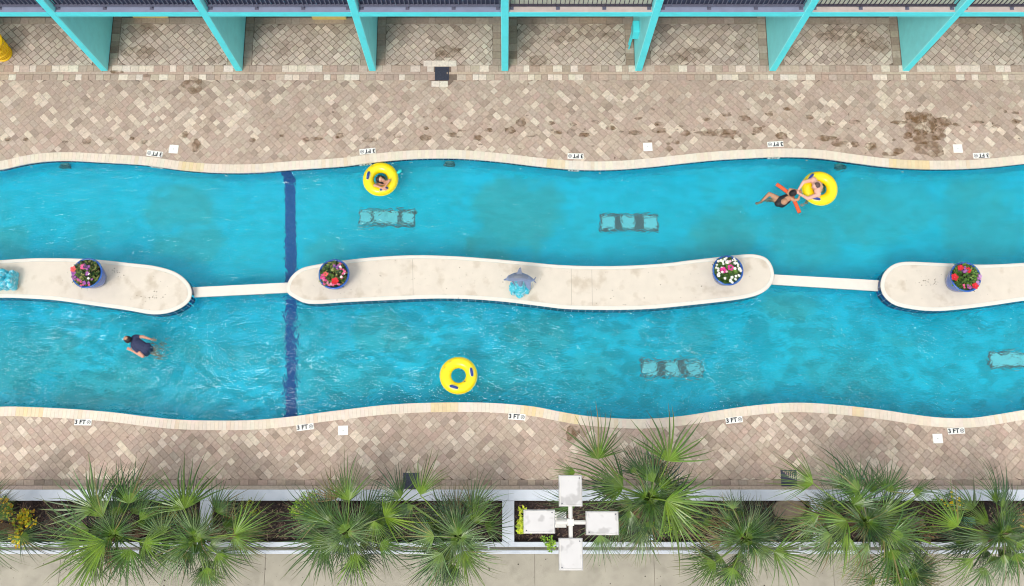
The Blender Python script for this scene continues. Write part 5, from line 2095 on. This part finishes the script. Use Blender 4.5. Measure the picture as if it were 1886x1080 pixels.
fused("swim_shorts", [(nk.lerp(pel, .8), .140, pel, .150), (pel + Vector((0, -.09, 0)), .125, (pel + Vector((0, -.09, 0))).lerp(kn1, .6), .10),
                      (pel + Vector((0, .09, 0)), .125, (pel + Vector((0, .09, 0))).lerp(kn2, .6), .10)], M["shorts"], root, .012)

# --- orange noodle and the woman lying on it
nd = catmull([P(1430, 339.5, -.10), P(1441, 347, -.10), P(1452, 356, -.11), P(1461, 367, -.11), P(1466.5, 378, -.10), P(1472.5, 392, -.09)], 6)
s = MB()
s.tube(nd, .052, 16)
noodle = tag(s.build("pool_noodle", M["orange"], None, smooth=True), "bent orange foam noodle held under the woman's arms", "pool noodle")
for e, b in ((nd[0], nd[1]), (nd[-1], nd[-2])):
    d = (e - b).normalized()
    h_ = MB()
    h_.tube([e + d * .0005, e + d * .004], .017, 10)
    h_.build("noodle_hole", M["black"], noodle)

hd = P(1460.5, 356.5, .02)
nk = P(1456.5, 362.5, -.06)
hip = P(1438, 372.5, -.13)
root = thing("person", "woman in black swimwear lying over an orange noodle, legs trailing left", "person", (hip.x, hip.y, -.2))
ax = (nk - hip).normalized()
sd = Vector((-ax.y, ax.x, 0)).normalized()
caps = []
up_, fc_, s_ = head(caps, hd, (ax * .5 + upv * .8), (ax - upv * .1), .95)
limb(caps, [nk, hd - up_ * .05], [.048, .048])
s1, s2 = P(1451.5, 357, -.06), P(1461.5, 369, -.06)
limb(caps, [s1, nk - ax * .03, s2], [.05, .07, .05])
limb(caps, [nk - ax * .05, nk.lerp(hip, .4), nk.lerp(hip, .7), hip], [.085, .10, .09, .115])
limb(caps, [nk.lerp(hip, .35) + sd * .05, hip + sd * .06], [.075, .10])
limb(caps, [nk.lerp(hip, .35) - sd * .05, hip - sd * .06], [.075, .10])
e1, h1 = P(1455, 349, -.02), P(1467, 350.5, .03)
limb(caps, [s1, e1, h1], [.045, .038, .026])
hand(caps, h1, Vector((1, -.2, 0)), -upv, .9, .4, -1)
e2, h2 = P(1470, 368, -.02), P(1473.5, 359.5, .04)
limb(caps, [s2, e2, h2], [.045, .038, .026])
hand(caps, h2, Vector((.3, 1, 0)), -upv, .9, .4, 1)
kn1, an1 = P(1417, 357.5, -.17), P(1401, 373, -.19)
limb(caps, [hip + sd * .07, kn1, kn1.lerp(an1, .35), an1], [.095, .058, .056, .036])
foot(caps, an1, an1 - kn1 + Vector((-.25, .1, 0)), upv, .9)
kn2, an2 = P(1422, 368, -.22), P(1413, 371, -.40)
limb(caps, [hip - sd * .07, kn2, kn2.lerp(an2, .35), an2], [.095, .058, .056, .036])
foot(caps, an2, an2 - kn2, upv, .9)
fused("body", caps, M["skin_tan"], root, .008)
eyes(root, hd, up_, fc_, s_, .95)
sw = [(hip + sd * .06, .112, hip - sd * .06, .112), (hip.lerp(nk, .3) + sd * .045, .092, hip + sd * .06, .114), (hip.lerp(nk, .3) - sd * .045, .092, hip - sd * .06, .114),
      (hip, .118, hip - ax * .09, .10), (nk.lerp(hip, .35) + sd * .055, .082, hip + sd * .065, .105), (nk.lerp(hip, .35) - sd * .075, .062, hip - sd * .065, .105)]
fused("swimsuit", sw, M["black_cloth"], root, .010)
bk = P(1444.5, 371, 0.01)
bk.z = -.13 + .155
fused("bare_back", [(bk - upv * .07, .095, bk - upv * .075 + ax * .03, .09)], M["skin_tan"], root, .010)
fused("hair", [(hd + up_ * .045 - fc_ * .02, .094, hd + up_ * .01 - fc_ * .05, .09), (hd + up_ * .07 - fc_ * .075, .045, hd + up_ * .06 - fc_ * .10, .04)], M["hair"], root, .009)

# cyan noodle end by the girl's tube
a, b = P(729, 322, -.12), P(739.5, 313.5, -.06)
s = MB()
s.tube([a, a.lerp(b, .5) + Vector((0, 0, .01)), b], .045, 14)
o = tag(s.build("pool_noodle", M["cyan_foam"], None, smooth=True), "short turquoise noodle end poking out beside the girl's tube", "pool noodle")
h_ = MB()
d = (b - a).normalized()
h_.tube([b + d * .0005, b + d * .004], .015, 10)
h_.build("noodle_hole", M["black"], o)

# ------------------------------------------------------------------ dolphin statues
def dolphin_statue(px, py, label, flip=1.0):
    c = P(px, py, Z_ISL)
    root = thing("dolphin_statue", label, "statue", (c.x, c.y, Z_ISL + .004), 0, "dolphin statues on the islands")
    rng = random.Random(int(px) + 700)
    caps = []
    caps.append(((c.x, c.y - .05, Z_ISL + .08), .20, (c.x, c.y - .02, Z_ISL + .30), .13))
    for k in range(34):
        a = rng.uniform(0, 6.28)
        q = math.sqrt(rng.random())
        x, y = c.x + math.cos(a) * .24 * q, c.y - .03 + math.sin(a) * .21 * q
        h = .12 + .38 * (1 - q) * rng.uniform(.6, 1.1)
        caps.append(((x, y, Z_ISL + .05), .07, (x * .6 + c.x * .4, y * .6 + c.y * .4, Z_ISL + .05 + h), rng.uniform(.035, .06)))
    for k in range(9):
        a = rng.uniform(0, 6.28)
        x, y = c.x + math.cos(a) * .24, c.y - .03 + math.sin(a) * .21
        caps.append(((x, y, Z_ISL + .1), .05, (x + math.cos(a) * .03, y + math.sin(a) * .03, Z_ISL + rng.uniform(.2, .36)), .022))
    fused("wave_base", caps, M["wave"], root, .012, 2)
    # body arched over the wave, beak to the left
    z0 = Z_ISL + .86
    yb = c.y + .06
    spine = [(-.42, -.03, -.02), (-.34, -.02, .02), (-.26, 0, .06), (-.12, .02, .10), (.02, .02, .10), (.16, .0, .06), (.28, -.02, -.01), (.36, -.03, -.08)]
    rad = [.020, .036, .090, .122, .124, .100, .064, .028]
    pts = [Vector((c.x + flip * x, yb + y, z0 + z)) for x, y, z in spine]
    caps = []
    limb(caps, pts, rad)
    fin0 = pts[4] + Vector((0, .0, .06))
    for dx in (-.07, -.03, .01, .05):
        caps.append((fin0 + Vector((flip * (dx - .04), .02, 0)), .026, fin0 + Vector((flip * (-.02 + dx * .35), .21 - abs(dx) * .5, .13)), .013))
    for q in (-1, 1):
        fb = pts[2] + Vector((flip * .05, .06 * q, -.03))
        caps.append((fb, .028, fb + Vector((flip * .08, .12 * q, -.12)), .010))
        tb = pts[-1]
        caps.append((tb, .022, tb + Vector((flip * .06, .07 * q + .01, .02 * q)), .012))
    for dx in (-.12, -.08, -.04, 0, .04):
        caps.append((pts[-2] + Vector((flip * (dx - .05), -.03, 0)), .022, pts[-2] + Vector((flip * (dx * .45 - .03), -.20 - dx * .4, -.30)), .016))
    limb(caps, [pts[4] - Vector((0, .02, .05)), Vector((c.x + flip * .0, c.y + .02, Z_ISL + .45)), Vector((c.x, c.y, Z_ISL + .3))], [.085, .075, .09])
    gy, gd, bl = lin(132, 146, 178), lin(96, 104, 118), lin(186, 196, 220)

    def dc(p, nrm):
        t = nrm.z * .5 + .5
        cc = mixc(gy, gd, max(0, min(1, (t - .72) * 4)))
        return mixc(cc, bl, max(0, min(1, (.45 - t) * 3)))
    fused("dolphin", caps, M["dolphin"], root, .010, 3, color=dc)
    s = MB()
    s.tube([(c.x + flip * .34, c.y - .02, Z_ISL + .0), (c.x + flip * .35, c.y + .0, Z_ISL + .55), pts[-2] - Vector((0, 0, .02))], .012, 6)
    s.build("support_rod", M["lamp_pole"], root)


dolphin_statue(957, 531, "grey dolphin statue leaping over a turquoise wave on the central island")
c = P(6, 519, Z_ISL)
root = thing("wave_statue", "rounded turquoise wave block of a statue, cut off by the left edge", "statue", (c.x, c.y, Z_ISL + .004), 0, "dolphin statues on the islands")
rng = random.Random(77)
caps = []
for i in range(5):
    for j in range(4):
        x, y = c.x - .42 + .19 * i, c.y - .17 + .115 * j
        edge = (i in (0, 4)) + (j in (0, 3))
        h = (.46, .38, .27)[edge] + rng.uniform(-.03, .04)
        caps.append(((x, y, Z_ISL + .07), .105, (x + .01, y + .01, Z_ISL + h), .085))
for k in range(7):
    x = c.x - .40 + .12 * k
    caps.append(((x, c.y - .12, Z_ISL + .42 - .02 * k), .05, (x + .05, c.y + .14, Z_ISL + .50 - .025 * k), .03))
fused("wave_base", caps, M["wave"], root, .012, 3)
caps = []
limb(caps, [Vector((c.x - .30, c.y + .12, Z_ISL + .52)), Vector((c.x - .5, c.y + .16, Z_ISL + .75)), Vector((c.x - .75, c.y + .16, Z_ISL + .86)), Vector((c.x - 1.0, c.y + .12, Z_ISL + .80)),
            Vector((c.x - 1.14, c.y + .10, Z_ISL + .74))], [.05, .10, .11, .07, .02])
fused("dolphin", caps, M["dolphin"], root, .010, 3, color=lambda p, nrm: lin(132, 146, 178))
